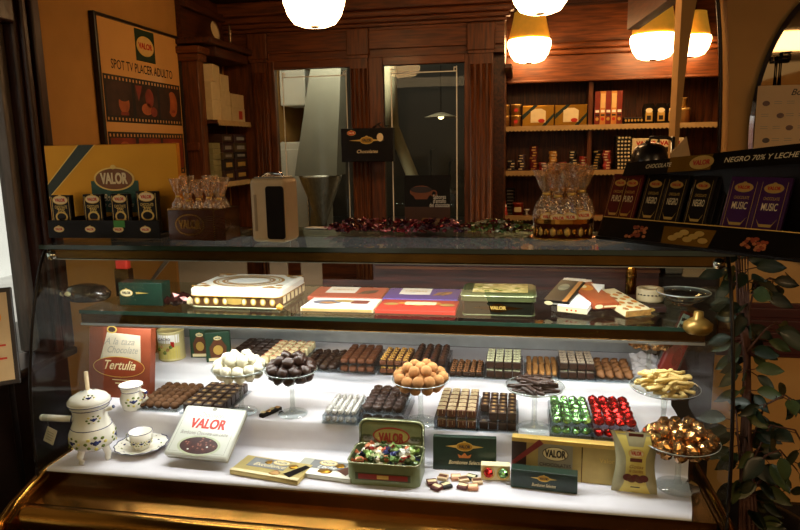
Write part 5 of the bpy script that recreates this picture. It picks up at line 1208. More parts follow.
fan(606, 315, .072, .17, 20, 8, .016, 'rust red bar with an orange picture, third of the fanned bars', mat('rust_red_print', '#9a4522', .4, var=.12), d_b3)
fan(638, 317, .078, .175, 26, 7, .002, 'cream bar dotted with orange fruits, rightmost of the fanned bars', M_cream2, d_b4)
q = at(655, 313, z=ZS); b = MB(); b.box((0, .02, .008), (.06, .04, .015), mat('plum_box', '#2a1512', .4, var=.2), .002); b.disc(-.012, .008, .012, .005, -.0006, M_goldp); tag(b.build('small_plum_box', None, (q.x, q.y, zs)), 'small dark plum box in front of the white paper roll', 'box')
q = at(652, 303, z=ZS); r = 13*mpp(q); b = MB(); b.lathe([(r*.45, 0), (r, 0), (r, .004), (r, .034), (r*.98, .036), (r*.45, .036), (r*.45, 0)], mat('roll_cream', '#c9b48c', .5, var=.1), 30)
for i in range(9): b.ico(.004, M_ink, 1, T(r*math.cos(-2.7+i*.28), r*math.sin(-2.7+i*.28), .02) @ S(1, 1, .5)); 
tag(b.build('ribbon_roll', None, (q.x, q.y+r, zs)), 'round cream roll of printed ribbon right of the fanned bars', 'ribbon roll')
q = at(690, 308, z=ZS); gd = MB(); k = mpp(q); R = 26*k
gd.lathe([(0, 0), (R*.4, 0), (R*.45, .004), (R*.8, .016), (R, .034), (R*.985, .035), (R*.78, .020), (R*.4, .007), (0, .006)], M_dish, 40); gd.tube([(R*math.cos(a), R*math.sin(a), .0345) for a in [2*PI*i/44 for i in range(45)]], .0018, mat('dish_rim', '#c9cfca', .1, .4, .05), 6)
gd.ring(0, 0, R*.5, R*.5, .004, 0, M_brassd, T(0, 0, .009) @ LAY)
tag(gd.build('glass_bowl', None, (q.x-.008, q.y+.05, zs)), 'empty shallow glass bowl at the right end of the glass shelf', 'bowl')
# left end of the shelf
q = at(78, 304, z=ZS); b = MB(); b.lathe([(0, 0), (.05, .0), (.062, .01), (.066, .024), (.05, .044), (.02, .052), (0, .053)], mat('dark_lacquer', '#2c2018', .25, var=.35, scale=40, coat=.4), 30, None, 1.15, .75)
for i in range(7): b.ico(.012, M_cream2 if i % 3 == 0 else M_brassd, 1, T(-.06+.01*i, -.035-.006*(3-abs(3-i)), .026+.004*(i % 2)) @ S(1, .3, .7), .3, i)
tag(b.build('oval_lacquer_box', None, (q.x, q.y+.05, zs)), 'dark oval box with pale decoration at the left end of the glass shelf', 'box')
def d_gb(b, w, h): logo(b, -w*.32, h*.55, .042, -.0006, fill=M_cream2, ink=M_ink); b.poly([(-w*.1, h*.6), (w*.2, h*.55), (-w*.1, h*.5)], -.0006, M_goldp)
upbox(118, 165, 306, 283, ZS, .05, 0, 0, 'flat_green_box', 'dark green box with a round badge at the left of the glass shelf', M_dgreen, d_gb)
q = at(176, 308, z=ZS)
b = MB(); b.ico(.03, mat('wine_foil', '#3f1a16', .15, .7, .5, 90), 2, T(0, 0, .02), .6, 3, False, (1.15, .7, .7), 40)
for sx in (-1, 1): b.ico(.013, M_wbox if sx > 0 else mat('wine_foil'), 1, T(sx*.036, -.005, .016), .6, 4, False)
tag(b.build('foil_sweet', None, (q.x, q.y+.025, zs)), 'crumpled wine red foil sweet left of the large white tin', 'sweet')
# behind, at the rear of the shelf
for (px, wpx, hz, mm, nm, lab, cat) in ((629, 10, .085, M_brass, 'gold_canister', 'slim gold canister in the shadow at the rear of the shelf', 'canister'),):
    q = at(px, 292, z=ZS); b = MB(); r = wpx/2*mpp(q)*1.05; b.lathe([(0, 0), (r, 0), (r, hz), (r*.9, hz+.004), (0, hz+.004)], mm, 22); b.lathe([(r*1.02, hz*.6), (r*1.04, hz*.62), (r*1.04, hz*.66), (r*1.02, hz*.68)], M_brassd, 22)
    tag(b.build(nm, None, (q.x, 2.08, zs)), lab, cat)
q = at(135, 292, z=ZS); b = MB(); b.tube([(-.03, .02, .003), (.045, .06, .10)], .004, M_steel); b.tube([(-.036, .03, .003), (.03, .07, .10)], .004, M_steel); b.tube([(.03, .07, .10), (.04, .066, .108), (.045, .06, .10)], .005, M_steel); b.ico(.008, M_steel, 1, T(-.032, .022, .008)); b.ico(.008, M_steel, 1, T(-.037, .031, .008))
tag(b.build('sweet_tongs', None, (q.x+.05, 1.96, zs)), 'steel tongs propped up behind the dark green box at the left of the shelf', 'tongs')
q = at(124, 275, y=1.89); b = MB(); b.box((0, 0, .045), (.05, .03, .09), M_brassd, .003); b.box((0, 0, .104), (.042, .026, .036), M_red, .006); tag(b.build('red_capped_box', None, (q.x, 1.89, zs)), 'narrow brown box with a red cap at the rear left of the glass shelf', 'box')
# ------------------------------------------------------------------ things on top of the case
zt = ZT-.0002
# gold gift display at the left
qa, qb = at(50, 246, z=ZT), at(178, 247, z=ZT); kk = mpp((qa+qb)/2); w = 128*kk
gd_ = thing('gold_display_box', 'large gold display box with a green diagonal band, left end of the counter top', 'display box', (-1.204, 1.80, zt+.0006), 0)
h = .268
M_gcard = mat('gold_display_card', '#c98a1c', .38, .65, .06, 6)
M_band = mat('band_green', '#2a3320', .35, .2, .15)
kb = mpp((gd_.location.x, 1.82, 1.4)); w2 = .432
b = MB(); b.box((0, .02, h/2), (w2, .02, h), M_gcard, .002)
b.poly([(-w2*.5, h*.42), (-w2*.5, h*.56), (-w2*.23, h*.998), (-w2*.11, h*.998)], .0094, M_band); b.poly([(-w2*.5, h*.56), (-w2*.5, h*.575), (-w2*.24, h*.998), (-w2*.23, h*.998)], .009, M_goldp); b.poly([(-w2*.5, h*.405), (-w2*.5, h*.42), (-w2*.11, h*.998), (-w2*.10, h*.998)], .009, M_goldp)
x0, x1 = -.16*w2, .20*w2
b.rect(x0, h*.25, x1, h*.60, .0088, M_green); b.disc(.02*w2, h*.62, w2*.155, h*.13, .0082, M_goldp); b.disc(.02*w2, h*.62, w2*.14, h*.115, .0078, mat('badge_brown', '#7a4a1c', .35, .3, .15)); b.text('VALOR', .02*w2, h*.62, .045, .007, M_cream2, width=w2*.2); b.text('Bombones', .02*w2, h*.41, .03, .008, M_cream2, shear=.4, width=w2*.19); b.text('de chocolate', .02*w2, h*.335, .02, .008, M_cream2, shear=.4, width=w2*.26)
b.disc(.02*w2, h*.75, .009, .007, .0078, M_goldp); b.build('back_card', gd_)
b = MB(); w3 = 118*kk; xa_, xb_ = at(50, 240, y=1.725).x-gd_.location.x, at(161, 240, y=1.725).x-gd_.location.x
b.span((xa_, -.075, 0), (xb_, .005, .012), M_black, .001); b.span((xa_, -.078, 0), (xb_, -.073, .052), M_black, .001)
for i, x in enumerate((61, 92, 120, 147)):
    xx = at(x, 240, y=1.725).x-gd_.location.x; logo(b, xx, .026, .034, -.0784, fill=M_cream2, ink=M_red); 
    if i < 3: b.span((xx+.036, -.07, .012), (xx+.040, 0, .06), M_black)
xx = at(120, 240, y=1.725).x-gd_.location.x; b.box((xx+.005, -.0792, .042), (.035, .001, .02), mat('green_sticker', '#3f8a3a', .5, var=.1)); b.build('tray', gd_)
names = ['black chocolate bar, first from the left in the gold display', 'black chocolate bar with a tan panel, second in the gold display', 'glossy black bar with a painted lamplight patch, third in the gold display', 'black chocolate bar, fourth and tallest in the gold display']
for i, (x, wp, py) in enumerate(((61, 20, 195), (93, 19, 194), (120, 18, 193.5), (147, 21, 191))):
    q = at(x+1, 215, y=1.75); k = mpp(q); bw = wp*k*1.12; top = at(x, py, y=1.75).z; bh = top-ZT-.014
    b = MB(); b.box((0, .009, bh/2), (bw, .016, bh), M_black, .002); b.rect(-bw*.42, .03, -bw*.40, bh*.95, -.0003+.0009, M_goldp); b.rect(bw*.40, .03, bw*.42, bh*.95, .0006, M_goldp)
    logo(b, 0, bh*.87, bw*.75, .0004, fill=M_cream2, ink=M_red); b.text('CHOCOLATE', 0, bh*.68, .012, .0004, M_goldp, width=bw*.6); b.text('70%', 0, bh*.57, .02, .0004, M_goldp, width=bw*.4)
    b.lathe([(0, 0), (1, 0)], M_goldp, 12, T(0, .0004, bh*.40) @ RX(90) @ S(bw*.25, .008, 1)) if False else b.ring(0, bh*.42, bw*.3, .016, .005, .0004, M_goldp)
    if i in (1, 2): b.rect(-bw*.3, .04, bw*.3, bh*.3, .0005, mat('tan_panel_and_glint', '#a8743a', .35, .2, .1))  # tan panel on the second bar, painted lamplight highlight on the third
    o = b.build('dark_chocolate_bar', None, (q.x, 1.748, zt+.0135)); tag(o, names[i], 'chocolate bar', 'black bars in the gold display')

# carton of cellophane lollipop bags
qa, qb = at(167, 240, z=ZT), at(229, 241, z=ZT); mid = (qa+qb)/2; k = mpp(mid); w = 62*k; h = 32*k
lb = thing('brown_carton', 'glossy brown carton holding cellophane bags, beside the gold display', 'box', (mid.x, mid.y, zt+.0008), -2)
M_bcar = mat('brown_gloss_card', '#46240f', .22, .2, .25, 14, coat=.5)
b = MB(); dd = .09
for a, c in (((-w/2, 0, 0), (w/2, .003, h)), ((-w/2, dd-.003, 0), (w/2, dd, h)), ((-w/2, .003, 0), (-w/2+.003, dd-.003, h)), ((w/2-.003, .003, 0), (w/2, dd-.003, h)), ((-w/2+.003, .003, 0), (w/2-.003, dd-.003, .003))): b.span(a, c, M_bcar, 0)
b.ring(-w*.12, h*.48, w*.26, h*.34, .004, -.0004, M_brass); b.text('VALOR', -w*.12, h*.48, .034, -.0006, M_brass, width=w*.38); b.rect(-w/2, h*.95, w/2, h, -.0004, M_brass); b.rect(w*.3, 0, w*.32, h, -.0004, M_brass)
for i in range(6): b.ring(w*.2+i*.004, h*.2+i*.006, .05, .02, .0015, -.0005, M_brassd)
b.build('carton', lb)
def cellobag(hh, rw, col, badge):
    """tied clear bag with sweets inside and a flared top"""
    root = []
    bag = MB(); bag.lathe([(0, 0), (rw*.8, 0), (rw, hh*.12), (rw*1.05, hh*.35), (rw*.8, hh*.5), (rw*.36, hh*.62), (rw*.3, hh*.66), (rw*.6, hh*.76), (rw*.8, hh*.86), (rw*1.0, hh*.96), (rw*1.1, hh)], M_cello, 26, None, 1, .8, False, 6, .2)
    sw = MB(); rr_ = random.Random(int(hh*1e4))
    for i in range(20): sw.ico(rw*.36, col[i % len(col)], 1, T(rr_.uniform(-.6, .6)*rw, rr_.uniform(-.45, .45)*rw, hh*(.08+.40*rr_.random())), .3, i, False)
    tie = MB(); tie.lathe([(rw*.36, hh*.62), (rw*.42, hh*.64), (rw*.36, hh*.66)], M_goldp, 14)
    lbm = MB()
    if badge: lbm.disc(0, hh*.3, rw*.75, rw*.42, -rw*.86, M_goldp); lbm.disc(0, hh*.3, rw*.66, rw*.35, -rw*.87, M_cream2); lbm.text('VALOR', 0, hh*.3, rw*.4, -rw*.88, M_red, width=rw*1.0)
    return bag, sw, tie, lbm
bagp = None
spots = [(-.40, .025, .125, 'front left'), (-.20, .022, .11, 'front second'), (.0, .022, .115, 'front third'), (.2, .022, .12, 'front fourth'), (.38, .025, .115, 'front right'), (-.33, .062, .13, 'back left'), (-.1, .062, .12, 'back second'), (.12, .062, .13, 'back third'), (.34, .062, .125, 'back right')]
for i, (u, dy, hh, nm) in enumerate(spots):
    q = Vector((mid.x+u*w*.9, mid.y+dy, zt+h*.35)); t = thing('cellophane_bag', f'tied clear bag of sweets in the brown carton, {nm}', 'bag of sweets', q, random.uniform(-12, 12), 'clear bags in the brown carton')
    if bagp is None:
        ms = cellobag(.145, .019, [M_choc2, M_nut, M_brassd, M_cream2], True); bagp = [m_.mesh(n_) for m_, n_ in zip(ms, ('wrapper', 'sweets', 'tie', 'badge'))]
    for me, nn in zip(bagp, ('wrapper', 'sweets', 'tie', 'badge')):
        o = bpy.data.objects.new(nn, me); COL.objects.link(o); o.parent = t
        if nn == 'sweets': o['kind'] = 'stuff'
    t.scale = (1, 1, hh/.13)
# cream machine with black front
qa, qb = at(250, 243, z=ZT), at(289, 243, z=ZT); mid = (qa+qb)/2; k = mpp(mid); w = 38*k; h = 64*k
ap = thing('cream_appliance', 'upright cream appliance with a black front panel on the counter top', 'appliance', (mid.x, mid.y, zt+.0008), -4)
M_cap = mat('cream_plastic', '#b9a786', .4, var=.04, coat=.2)
b = MB(); b.box((0, .045, h/2), (w, .09, h), M_cap, .012, seg=3); b.span((-w*.38, -.0006, h*.18), (-w*.3, .001, h*.75), mat('cream_groove', '#8c7d62', .5, var=.1)); b.build('housing', ap)
b = MB(); R1 = rrect(w*.5, h*.82, .008); shell(b, [(R1, 0), (R1, .004)], M_black, T(w*.22, .001, h*.47) @ RX(90), True, True); b.build('front_panel', ap)
b = MB(); b.tube([(-w*.3, .02, h), (-w*.1, .03, h+.012), (w*.3, .03, h+.01), (w*.4, .02, h)], .004, M_chrome); b.span((-w*.4, .012, h-.001), (w*.42, .075, h+.003), M_steel, .001); b.build('top_plate', ap)
# sheet of paper beside it
q = at(318, 228, z=ZT); b = MB(); b.box((0, 0, .001), (.075, .03, .0015), M_white, 0); b.box((0.005, .004, .0025), (.06, .024, .0015), M_white, 0); tag(b.build('paper_slip', None, (q.x, q.y-.01, zt+.0008), (0, 0, -.25)), 'white slip of paper on the counter top by the cream appliance', 'paper')
# sweets heaped along the back of the top
cols = {'red': [mat('heap_red', '#7a1f2a', .25, .4, .3, 70), mat('heap_plum', '#3d1a2e', .25, .4, .3, 70), mat('heap_pink', '#b06a7a', .25, .3, .3, 70), mat('heap_wine', '#561a16', .25, .4, .3, 70)], 'green': [mat('heap_green', '#5f7a4a', .25, .4, .3, 70), mat('heap_silver', '#b3b19a', .25, .5, .3, 70), mat('heap_red'), mat('heap_olive', '#7d7a3e', .25, .4, .3, 70)]}
for key, x0, x1, n, lab in (('red', 328, 466, 120, 'red and plum wrapped sweet in the long heap along the back of the counter top'), ('green', 466, 531, 60, 'green and silver wrapped sweet in the heap behind the oval basket')):
    mes = [candy_mesh(m, .75, i) for i, m in enumerate(cols[key])]; rr = random.Random(n)
    for i in range(n):
        px = rr.uniform(x0, x1); lay = i % 3
        q = at(px, 233, z=ZT); y = 1.895+rr.uniform(-.035, .035)*(1-.25*lay); o = bpy.data.objects.new('wrapped_sweet', mes[i % 4]); COL.objects.link(o)
        ed = min(1, .35+min(px-x0, x1-px)/25)
        o.location = (q.x*y/q.y if False else q.x, y, zt+.009+lay*.0125*ed); o.rotation_euler = (rr.uniform(-.5, .5), rr.uniform(-.5, .5), rr.uniform(0, 6)); tag(o, lab, 'sweet', 'wrapped sweets heaped on the counter top, '+key)
# recipe card
q = at(428, 228, z=ZT); yy = 1.96
pa, pb = at(405, 224, y=yy), at(450, 175, y=yy); w, h = pb.x-pa.x, pb.z-ZT
def d_sab(b):
    M_br = mat('card_brown', '#4a2a18', .4, var=.3, scale=6)
    b.rect(-w/2, 0, w/2, h*.42, -.0005, M_br); b.disc(-w*.13, h*.70, w*.25, h*.11, -.0007, mat('cup_orange', '#8a4a24', .4, var=.15)); b.disc(-w*.13, h*.735, w*.24, h*.06, -.0009, mat('cup_choc', '#2e160e', .3, var=.1)); b.poly([(-w*.36, h*.70), (w*.10, h*.70), (w*.0, h*.56), (-w*.26, h*.56)], -.0006, mat('cup_orange')); b.ring(w*.14, h*.67, w*.08, h*.06, .004, -.0006, mat('cup_orange'))
    for i, t in enumerate(("Sabores", "d'antaño", "del chocolate")): b.text(t, w*.27, h*(.60-.075*i), .018, -.0009, M_white, width=w*(.28 if i < 2 else .44))
    b.poly([(-w*.2, h*.1), (w*.2, h*.06), (w*.3, h*.2), (-w*.1, h*.22)], -.0007, mat('card_tan', '#8a6234', .4, var=.15))
b = MB(); b.box((0, .003, h/2), (w, .006, h), M_black, .001); d_sab(b); b.box((0, .03, .004), (w*.5, .06, .004), M_black)
tag(b.build('recipe_card', None, ((pa.x+pb.x)/2, yy, zt+.0006)), 'dark brown card with a cup of chocolate, standing behind the heaped sweets', 'card')

# oval basket with bags on a plate
q = at(563, 241, z=ZT); k = mpp(q); A_, B_ = 29*k, 15*k*1.6
b = MB(); b.lathe([(0, 0), (.75, 0), (1, .007), (.98, .009), (.7, .004), (0, .004)], M_brass, 40, Matrix.Diagonal((34*k, 34*k*.6, 1, 1))); tag(b.build('oval_plate', None, (q.x, q.y+.03, zt+.0006)), 'shiny oval brass plate under the basket of bags', 'plate')
bk = thing('oval_tin', 'oval brown and gold tin filled with cellophane bags on the counter top', 'tin', (q.x, q.y+.03, zt+.0052))
hh = 20*k; b = MB()
b.lathe([(0, .0), (1, 0), (1, hh*.78), (.97, hh*.78), (.97, .004), (0, .004)], mat('tin_wine', '#4a1f14', .3, .3, .2), 44, Matrix.Diagonal((A_, A_*.62, 1, 1)))
for i in range(12):
    a = -PI*.94+i*PI*.88/11; b.ico(.012, M_brass if i % 2 else M_goldp, 1, T(A_*math.cos(a), A_*.62*math.sin(a), hh*.38) @ Matrix.Rotation(a, 4, 'Z') @ S(.15, .8, 1.1))
b.build('body', bk)
b = MB(); b.lathe([(1.0, hh*.76), (1.025, hh*.78), (1.025, hh), (.99, hh), (.985, hh*.78)], M_brass, 44, Matrix.Diagonal((A_, A_*.62, 1, 1)), smooth=False); b.build('rim_band', bk)
bm2 = None
for i, (u, v, sc_, nm) in enumerate(((-.62, -.12, 1.0, 'far left'), (-.2, -.4, .95, 'front left of centre'), (.28, -.4, 1.0, 'front right of centre'), (.66, -.08, 1.06, 'far right'), (-.33, .4, 1.1, 'back left'), (.08, .42, 1.1, 'back middle'), (.42, .38, 1.08, 'back right'))):
    t = thing('cellophane_bag', f'tied clear bag of gold and dark sweets in the oval tin, {nm}', 'bag of sweets', (q.x+u*A_*.92, q.y+.03+v*A_*.5, zt+.012), random.uniform(-20, 20), 'clear bags in the oval tin')
    if bm2 is None:
        ms = cellobag(.168, .028, [M_goldp, M_nut, M_choc, M_foilr, M_cream2], True); bm2 = [m_.mesh(n_) for m_, n_ in zip(ms, ('wrapper', 'sweets', 'tie', 'badge'))]
    for me, nn in zip(bm2, ('wrapper', 'sweets', 'tie', 'badge')):
        o = bpy.data.objects.new(nn, me); COL.objects.link(o); o.parent = t
        if nn == 'sweets': o['kind'] = 'stuff'
    t.scale = (1, 1, sc_)

# big slanted display of bars at the right
pL = at(596, 239, z=ZT); pR = at(800, 263, z=ZT)
ang = math.degrees(math.atan2(pR.y-pL.y, pR.x-pL.x)); Wd = (pR-pL).length
db = thing('bar_display', 'wide black counter display with a lettered header, right end of the counter top', 'display box', (pL.x, pL.y, zt+.0008), ang)
b = MB(); b.span((0, 0, 0), (Wd, .16, .008), M_black, .001)
b.add([(0, 0, .0), (Wd, 0, .0), (Wd, .028, .055), (0, .028, .055)], [(0, 1, 2, 3)], M_black); b.add([(0, .004, .0), (Wd, .004, .0), (Wd, .032, .055), (0, .032, .055)], [(3, 2, 1, 0)], M_black)
SL = Matrix.Rotation(math.radians(-27), 4, 'X')
M_goldrefl = mat('painted_gold_reflection', '#b9862e', .18, .7, .2, 10)  # lamp reflections painted as gold patches on the black card
b.poly([(Wd*.37, .003), (Wd*.60, .003), (Wd*.62, .052), (Wd*.36, .052)], -.0006, M_goldrefl, SL)
rr = random.Random(2)
for cxu in (.22, .80):
    for i in range(26): b.disc(Wd*cxu+rr.uniform(-.026, .026), .028+rr.uniform(-.013, .015), .005, .004, -.0008-.00001*i, mat('nut_red_print', '#8a3a1c', .45, var=.2) if i % 2 else mat('nut_tan_print', '#b06a3a', .45, var=.2), SL, 8)
for i in range(7): b.disc(Wd*(.42+.025*i), .024+.008*(i % 3), .012, .007, -.0009, M_goldp, SL, 12)
b.tube([(0, .030, .056), (Wd, .030, .056)], .0014, M_goldp, 5); b.build('front_tray', db)
hz0, hz1 = .158, .192
b = MB(); yb_ = .118
b.prism([(0, .008), (Wd, .008), (Wd, hz1+.05), (0, hz1)], yb_, yb_+.006, M_black)
b.add([(Wd*.02, yb_-.03, hz0), (Wd, yb_-.03, hz0+.042), (Wd, yb_-.012, hz1+.052), (Wd*.02, yb_-.012, hz1)], [(0, 1, 2, 3)], M_black)
SLh = Matrix(((1, 0, 0, 0), (0, 1, .34, yb_-.03), (.042/Wd, -.3, 1, hz0), (0, 0, 0, 1)))
b.poly([(Wd*.28, .001), (Wd*.50, .001), (Wd*.50, .037), (Wd*.28, .037)], -.0006, M_goldrefl, SLh); b.disc(Wd*.45, .019, .030, .016, -.001, M_goldp, SLh); b.text('VALOR', Wd*.45, .018, .016, -.0014, M_red, SLh, width=.042)  # gold patch behind the badge is a painted lamp reflection
b.text('CHOCOLATE', Wd*.22, .019, .014, -.0008, M_cream2, SLh, shear=.2, width=.07); b.text('NEGRO 70% Y LECHE', Wd*.72, .019, .016, -.0008, M_cream2, SLh, shear=.2, width=.16)
b.build('header', db)
b = MB(); b.add([(Wd, 0, 0), (Wd, .028, .05), (Wd, yb_-.03, hz0+.042), (Wd, yb_, hz1+.05), (Wd, yb_+.05, 0)], [(0, 1, 2, 3, 4)], M_black); b.add([(Wd+.003, 0, 0), (Wd+.003, .028, .05), (Wd+.003, yb_-.03, hz0+.042), (Wd+.003, yb_, hz1+.05), (Wd+.003, yb_+.05, 0)], [(4, 3, 2, 1, 0)], M_black); b.build('side_panel', db)
# bars in it
bars = [(605, 'wine'), (629, 'wine'), (652, 'blk'), (673, 'blk'), (699, 'blk'), (740, 'pur'), (770, 'pur')]
labs = ['wine red chocolate bar, left of the two red ones in the wide display', 'wine red chocolate bar, right of the two red ones in the wide display', 'black chocolate bar, left of the three in the wide display', 'black chocolate bar, middle of the three in the wide display', 'black chocolate bar, right of the three in the wide display', 'purple chocolate bar, left of the two in the wide display', 'purple chocolate bar at the far right of the wide display']
M_bm = {'wine': mat('wine_wrap', '#5c1a18', .3, .1, .12, 12, coat=.3), 'blk': mat('black_wrap', '#171210', .28, .1, .2, 12, coat=.3), 'pur': mat('purple_wrap', '#43204e', .3, .1, .12, 12, coat=.3)}
Rz = Matrix.Rotation(math.radians(ang), 4, 'Z')
def along(px):
    best = None
    for i in range(401):
        u = Wd*i/400; P = Vector(db.location)+Rz @ Vector((u, .06, .07)); v = P-EYE; x = 400+FPX*v.dot(RT)/v.dot(FW)
        if best is None or abs(x-px) < best[0]: best = (abs(x-px), u)
    return best[1]
for (px, cc), lab in zip(bars, labs):
    u = along(px-6); bw, bh = (.068 if px > 720 else .056 if px > 640 else .055), .162
    P = Vector(db.location)+Rz @ Vector((u, .046, .014))
    b = MB(); b.box((0, .006, bh/2), (bw, .012, bh), M_bm[cc], .002)
    logo(b, 0, bh*.84, bw*.62, -.0005, fill=M_goldp, ink=M_red); b.text('CHOCOLATE', 0, bh*.69, .010, -.0005, M_goldp, width=bw*.5); b.text({'wine': 'PURO', 'blk': 'NEGRO', 'pur': 'MUSIC'}[cc], 0, bh*.57, .024, -.0005, M_cream2, width=bw*.5)
    b.poly([(-bw*.32, bh*.40), (-bw*.2, bh*.33), (bw*.2, bh*.33), (bw*.34, bh*.42), (bw*.18, bh*.29), (-bw*.18, bh*.29)], -.0006, M_goldp)
    b.rect(-bw*.40, .02, -bw*.385, bh*.93, -.0004, M_goldp); b.rect(bw*.385, .02, bw*.40, bh*.93, -.0004, M_goldp); b.rect(-bw*.25, bh*.22, bw*.25, bh*.235, -.0005, M_goldp); [b.disc(-bw*.2+bw*.1*i, bh*.1, bw*.07, .007, -.0005-.0001*i, M_nut, None, 10) for i in range(5)]
    o = b.build('wrapped_chocolate_bar', None, P, (math.radians(-22), 0, math.radians(ang))); tag(o, lab, 'chocolate bar', 'bars in the wide counter display')
    # spare bars behind it
    if px in (699,):
        for j in range(3):
            b = MB(); b.box((0, .006, bh/2), (bw*.95, .010, bh), M_bm[cc], .002); P2 = P+Rz @ Vector((bw*.16*(j+1), .013*(j+1), 0)); tag(b.build('wrapped_chocolate_bar', None, P2, (math.radians(-22), 0, math.radians(ang))), f'black chocolate bar stacked behind the right one of the three, {("nearest", "second", "furthest")[j]}', 'chocolate bar', 'bars in the wide counter display')
# kettle-like black dome and napkin behind it
q = at(658, 150, y=2.32)
kp = thing('domed_urn', 'black domed urn with a steel tap rising behind the wide display', 'urn', (q.x, 2.46, 1.0505))
r = 19*mpp(q); zd = at(655, 143, y=2.34).z-1.05
b = MB(); b.lathe([(0, 0), (r, 0), (r, zd-.08), (r*.97, zd-.045), (r*.8, zd-.015), (r*.4, zd), (0, zd+.002)], mat('black_enamel', '#16110e', .3, var=.2, coat=.4), 34); b.build('body', kp)
b = MB(); b.tube([(-.01, -.03, zd), (-.005, -.03, zd+.018), (.045, -.03, zd+.018), (.062, -.03, zd+.012)], .006, M_ink); b.tube([(.068, -.03, zd-.06), (.068, -.03, zd+.02)], .007, M_steel); b.tube([(-.02, -.03, zd-.002), (-.014, -.03, zd+.008)], .006, M_steel); b.build('tap', kp)
tag(MB().span((.1, 2.34, 0), (.66, 2.58, 1.05), M_dark, .006).build('side_cabinet'), 'dark wooden side cabinet behind the counter carrying the urn', 'cabinet')
q = at(682, 158, y=2.36); k = mpp(q); b = MB()
b.add([(-9*k, 0, -.2), (10*k, 0, -.2), (11*k, 0, 0), (6*k, .0, 21*k), (-8*k, 0, 5*k), (-9*k, .012, -.2), (10*k, .012, -.2), (11*k, .016, 0), (6*k, .006, 21*k), (-8*k, .016, 5*k)], [(0, 1, 2, 3, 4), (9, 8, 7, 6, 5), (0, 1, 6, 5), (1, 2, 7, 6), (2, 3, 8, 7), (3, 4, 9, 8), (4, 0, 5, 9)], mat('beige_napkin', '#bfa070', .7, var=.08))
tag(b.build('paper_napkin', None, (q.x, 2.40, q.z)), 'folded beige paper napkin sticking up behind the wide display', 'napkin')
b = MB(); b.span((-.03, -.02, 0), (.03, .02, q.z-.2-1.051), M_steel, .003); tag(b.build('napkin_holder', None, (q.x, 2.406, 1.051)), 'steel holder under the beige paper napkin', 'holder')

# ------------------------------------------------------------------ climbing plant at the right
M_leaf = mat('leaf_green', '#1f2a14', .5, var=.3, scale=8, col2='#141c0d', coat=.1); M_leafy = mat('leaf_edge', '#3a4422', .4, var=.2); M_stem = mat('plant_stem', '#4a2a1a', .7, var=.2)
pq = at(745, 515, z=.36); PX, PY = .70, 2.02
pl = thing('ficus', 'tall leafy ficus with pale edged leaves in a dark pot, right of the display case', 'plant', (PX, PY, 0))
b = MB(); b.lathe([(0, 0), (.13, 0), (.17, .30), (.185, .31), (.185, .34), (.165, .34), (.15, .30), (0, .29)], mat('dark_pot', '#1d1512', .4, var=.2), 30); b.build('pot', pl)
rr = random.Random(21); stems = MB(); fol = MB()
def leaf(p, dirv, L, wd):
    dirv = dirv.normalized(); side = dirv.cross(Vector((rr.uniform(-.4, .4), -1, rr.uniform(-.2, .5)))).normalized(); nrm = side.cross(dirv).normalized()
    n = 6; vs = []; fs = []
    for i in range(n+1):
        t = i/n; ww = wd*math.sin(PI*min(1, t*.96+.04))**.8*(1-.25*t); c = p+dirv*(L*t)-Vector((0, 0, .25*L*t*t))
        vs += [c-side*ww+nrm*.006, c, c+side*ww+nrm*.006]
    for i in range(n): fs += [(3*i, 3*i+1, 3*i+4, 3*i+3), (3*i+1, 3*i+2, 3*i+5, 3*i+4)]
    fol.add(vs, fs, M_leaf if rr.random() < .72 else M_leafy, None, True)
def branch(pts, r, nleaf, L):
    P = [Vector(p) for p in pts]; stems.tube(P, r, M_stem, 6, r2=r*.5)
    for i in range(nleaf):
        t = (i+.5)/nleaf*(len(P)-1); a = int(t); p = P[a].lerp(P[min(a+1, len(P)-1)], t-a)
        an = rr.uniform(0, 6.28); dv = Vector((math.cos(an), math.sin(an)*.7, rr.uniform(-.5, .35))); l = L*rr.uniform(.75, 1.2)
        st = p+dv.normalized()*.03; stems.tube([p, st], .0015, M_stem, 4); leaf(st, dv, l, l*.3)
def W(px, py, y): q_ = at(px, py, y=y); return (q_.x-PX, q_.y-PY, q_.z)
for j in range(5):
    o_ = .03*j-.06; branch([(o_*.6, .02*j-.04, .30), tuple(Vector(W(742+2*j, 440, PY-.03*j+.06))), tuple(Vector(W(745+1*j, 360, PY+.02*j-.02))), tuple(Vector(W(738+2.5*j, 300, PY-.02*j))), tuple(Vector(W(736+3*j, 252, PY)))], .007, 16, .07)
branch([W(745, 330, PY), W(755, 285, PY-.02), W(770, 278, PY), W(790, 284, PY)], .004, 9, .072)
branch([W(748, 350, PY), W(765, 330, PY-.03), W(776, 322, PY)], .004, 5, .07)
branch([W(748, 450, PY-.02), W(765, 405, PY-.05), W(785, 395, PY-.04), W(800, 405, PY)], .004, 9, .075)
branch([W(748, 470, PY-.02), W(770, 425, PY-.05), W(795, 430, PY-.04), W(806, 450, PY)], .004, 9, .075)
branch([W(748, 490, PY-.02), W(765, 455, PY-.05), W(780, 450, PY-.04), W(797, 470, PY)], .004, 8, .08)
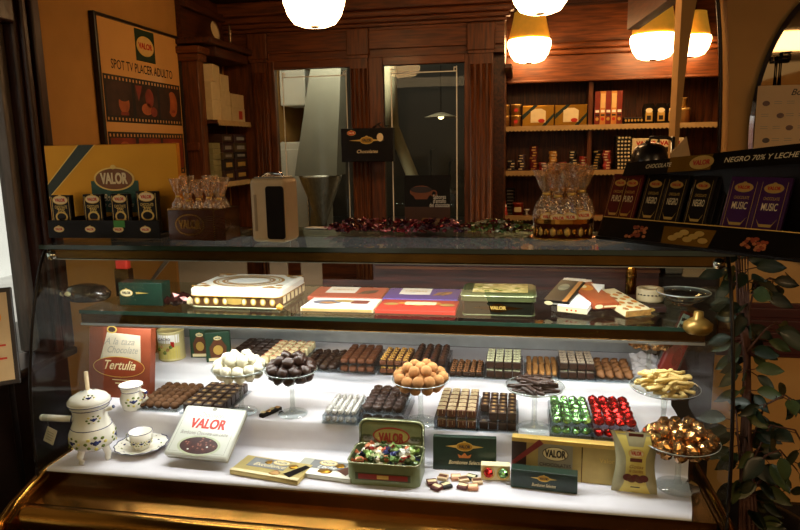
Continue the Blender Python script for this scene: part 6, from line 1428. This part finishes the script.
branch([W(746, 500, PY-.02), W(760, 480, PY-.06), W(775, 485, PY-.04), W(790, 500, PY)], .004, 8, .08)
branch([W(742, 480, PY-.03), W(738, 440, PY-.06), W(736, 410, PY-.05)], .004, 8, .075)
stems.build('stems', pl); fol.build('foliage', pl)

# ------------------------------------------------------------------ light
def area(name, loc, size, sy, power, col, rot):
    l = bpy.data.lights.new(name, 'AREA'); l.shape = 'RECTANGLE'; l.size = size; l.size_y = sy; l.energy = power; l.color = col
    o = bpy.data.objects.new(name, l); COL.objects.link(o); o.location = loc; o.rotation_euler = [math.radians(a) for a in rot]; return o
XC = (CX0+CX1)/2-.03
area('case_strip_light', (XC+.04, 1.638, ZT-.031), 1.5, .018, 9, (1, .97, .96), (14, 0, 0))
area('shelf_strip_light', (XC, 1.750, ZS-.036), 1.60, .014, 5.5, (1, .96, .93), (18, 0, 0))
for i, (x_, p_) in enumerate(((-1.0, 26), (2.5, 62))): area(f'customer_side_lamp_{i+1}', (x_, -.9, 2.28), 1.6, 1.2, p_, (1, .66, .34), (0, 0, 0))
area('kitchen_light', (-1.1, 3.98, 2.24), .7, .2, 12, (1, .9, .74), (38, 0, 0))
sl = bpy.data.lights.new('sun_on_street', 'SUN'); sl.energy = 5.5; sl.angle = math.radians(2); sl.color = (1, .96, .9)
so = bpy.data.objects.new('sun_on_street', sl); COL.objects.link(so); so.rotation_euler = Vector((-.7, -.15, -.7)).to_track_quat('-Z', 'Y').to_euler()
w_ = bpy.data.worlds.new('room_world'); SC.world = w_; w_.use_nodes = True
bgn = w_.node_tree.nodes['Background']; bgn.inputs['Color'].default_value = (.55, .36, .2, 1); bgn.inputs['Strength'].default_value = .65
SC.view_settings.view_transform = 'Standard'; SC.view_settings.look = 'None'; SC.view_settings.exposure = 0; SC.view_settings.gamma = 1; SC.view_settings.use_curve_mapping = False
SC.cycles.use_denoising = True; SC.cycles.transparent_max_bounces = 32; SC.cycles.max_bounces = 8; SC.cycles.sample_clamp_indirect = 6
SC.cycles.caustics_reflective = False; SC.cycles.caustics_refractive = False
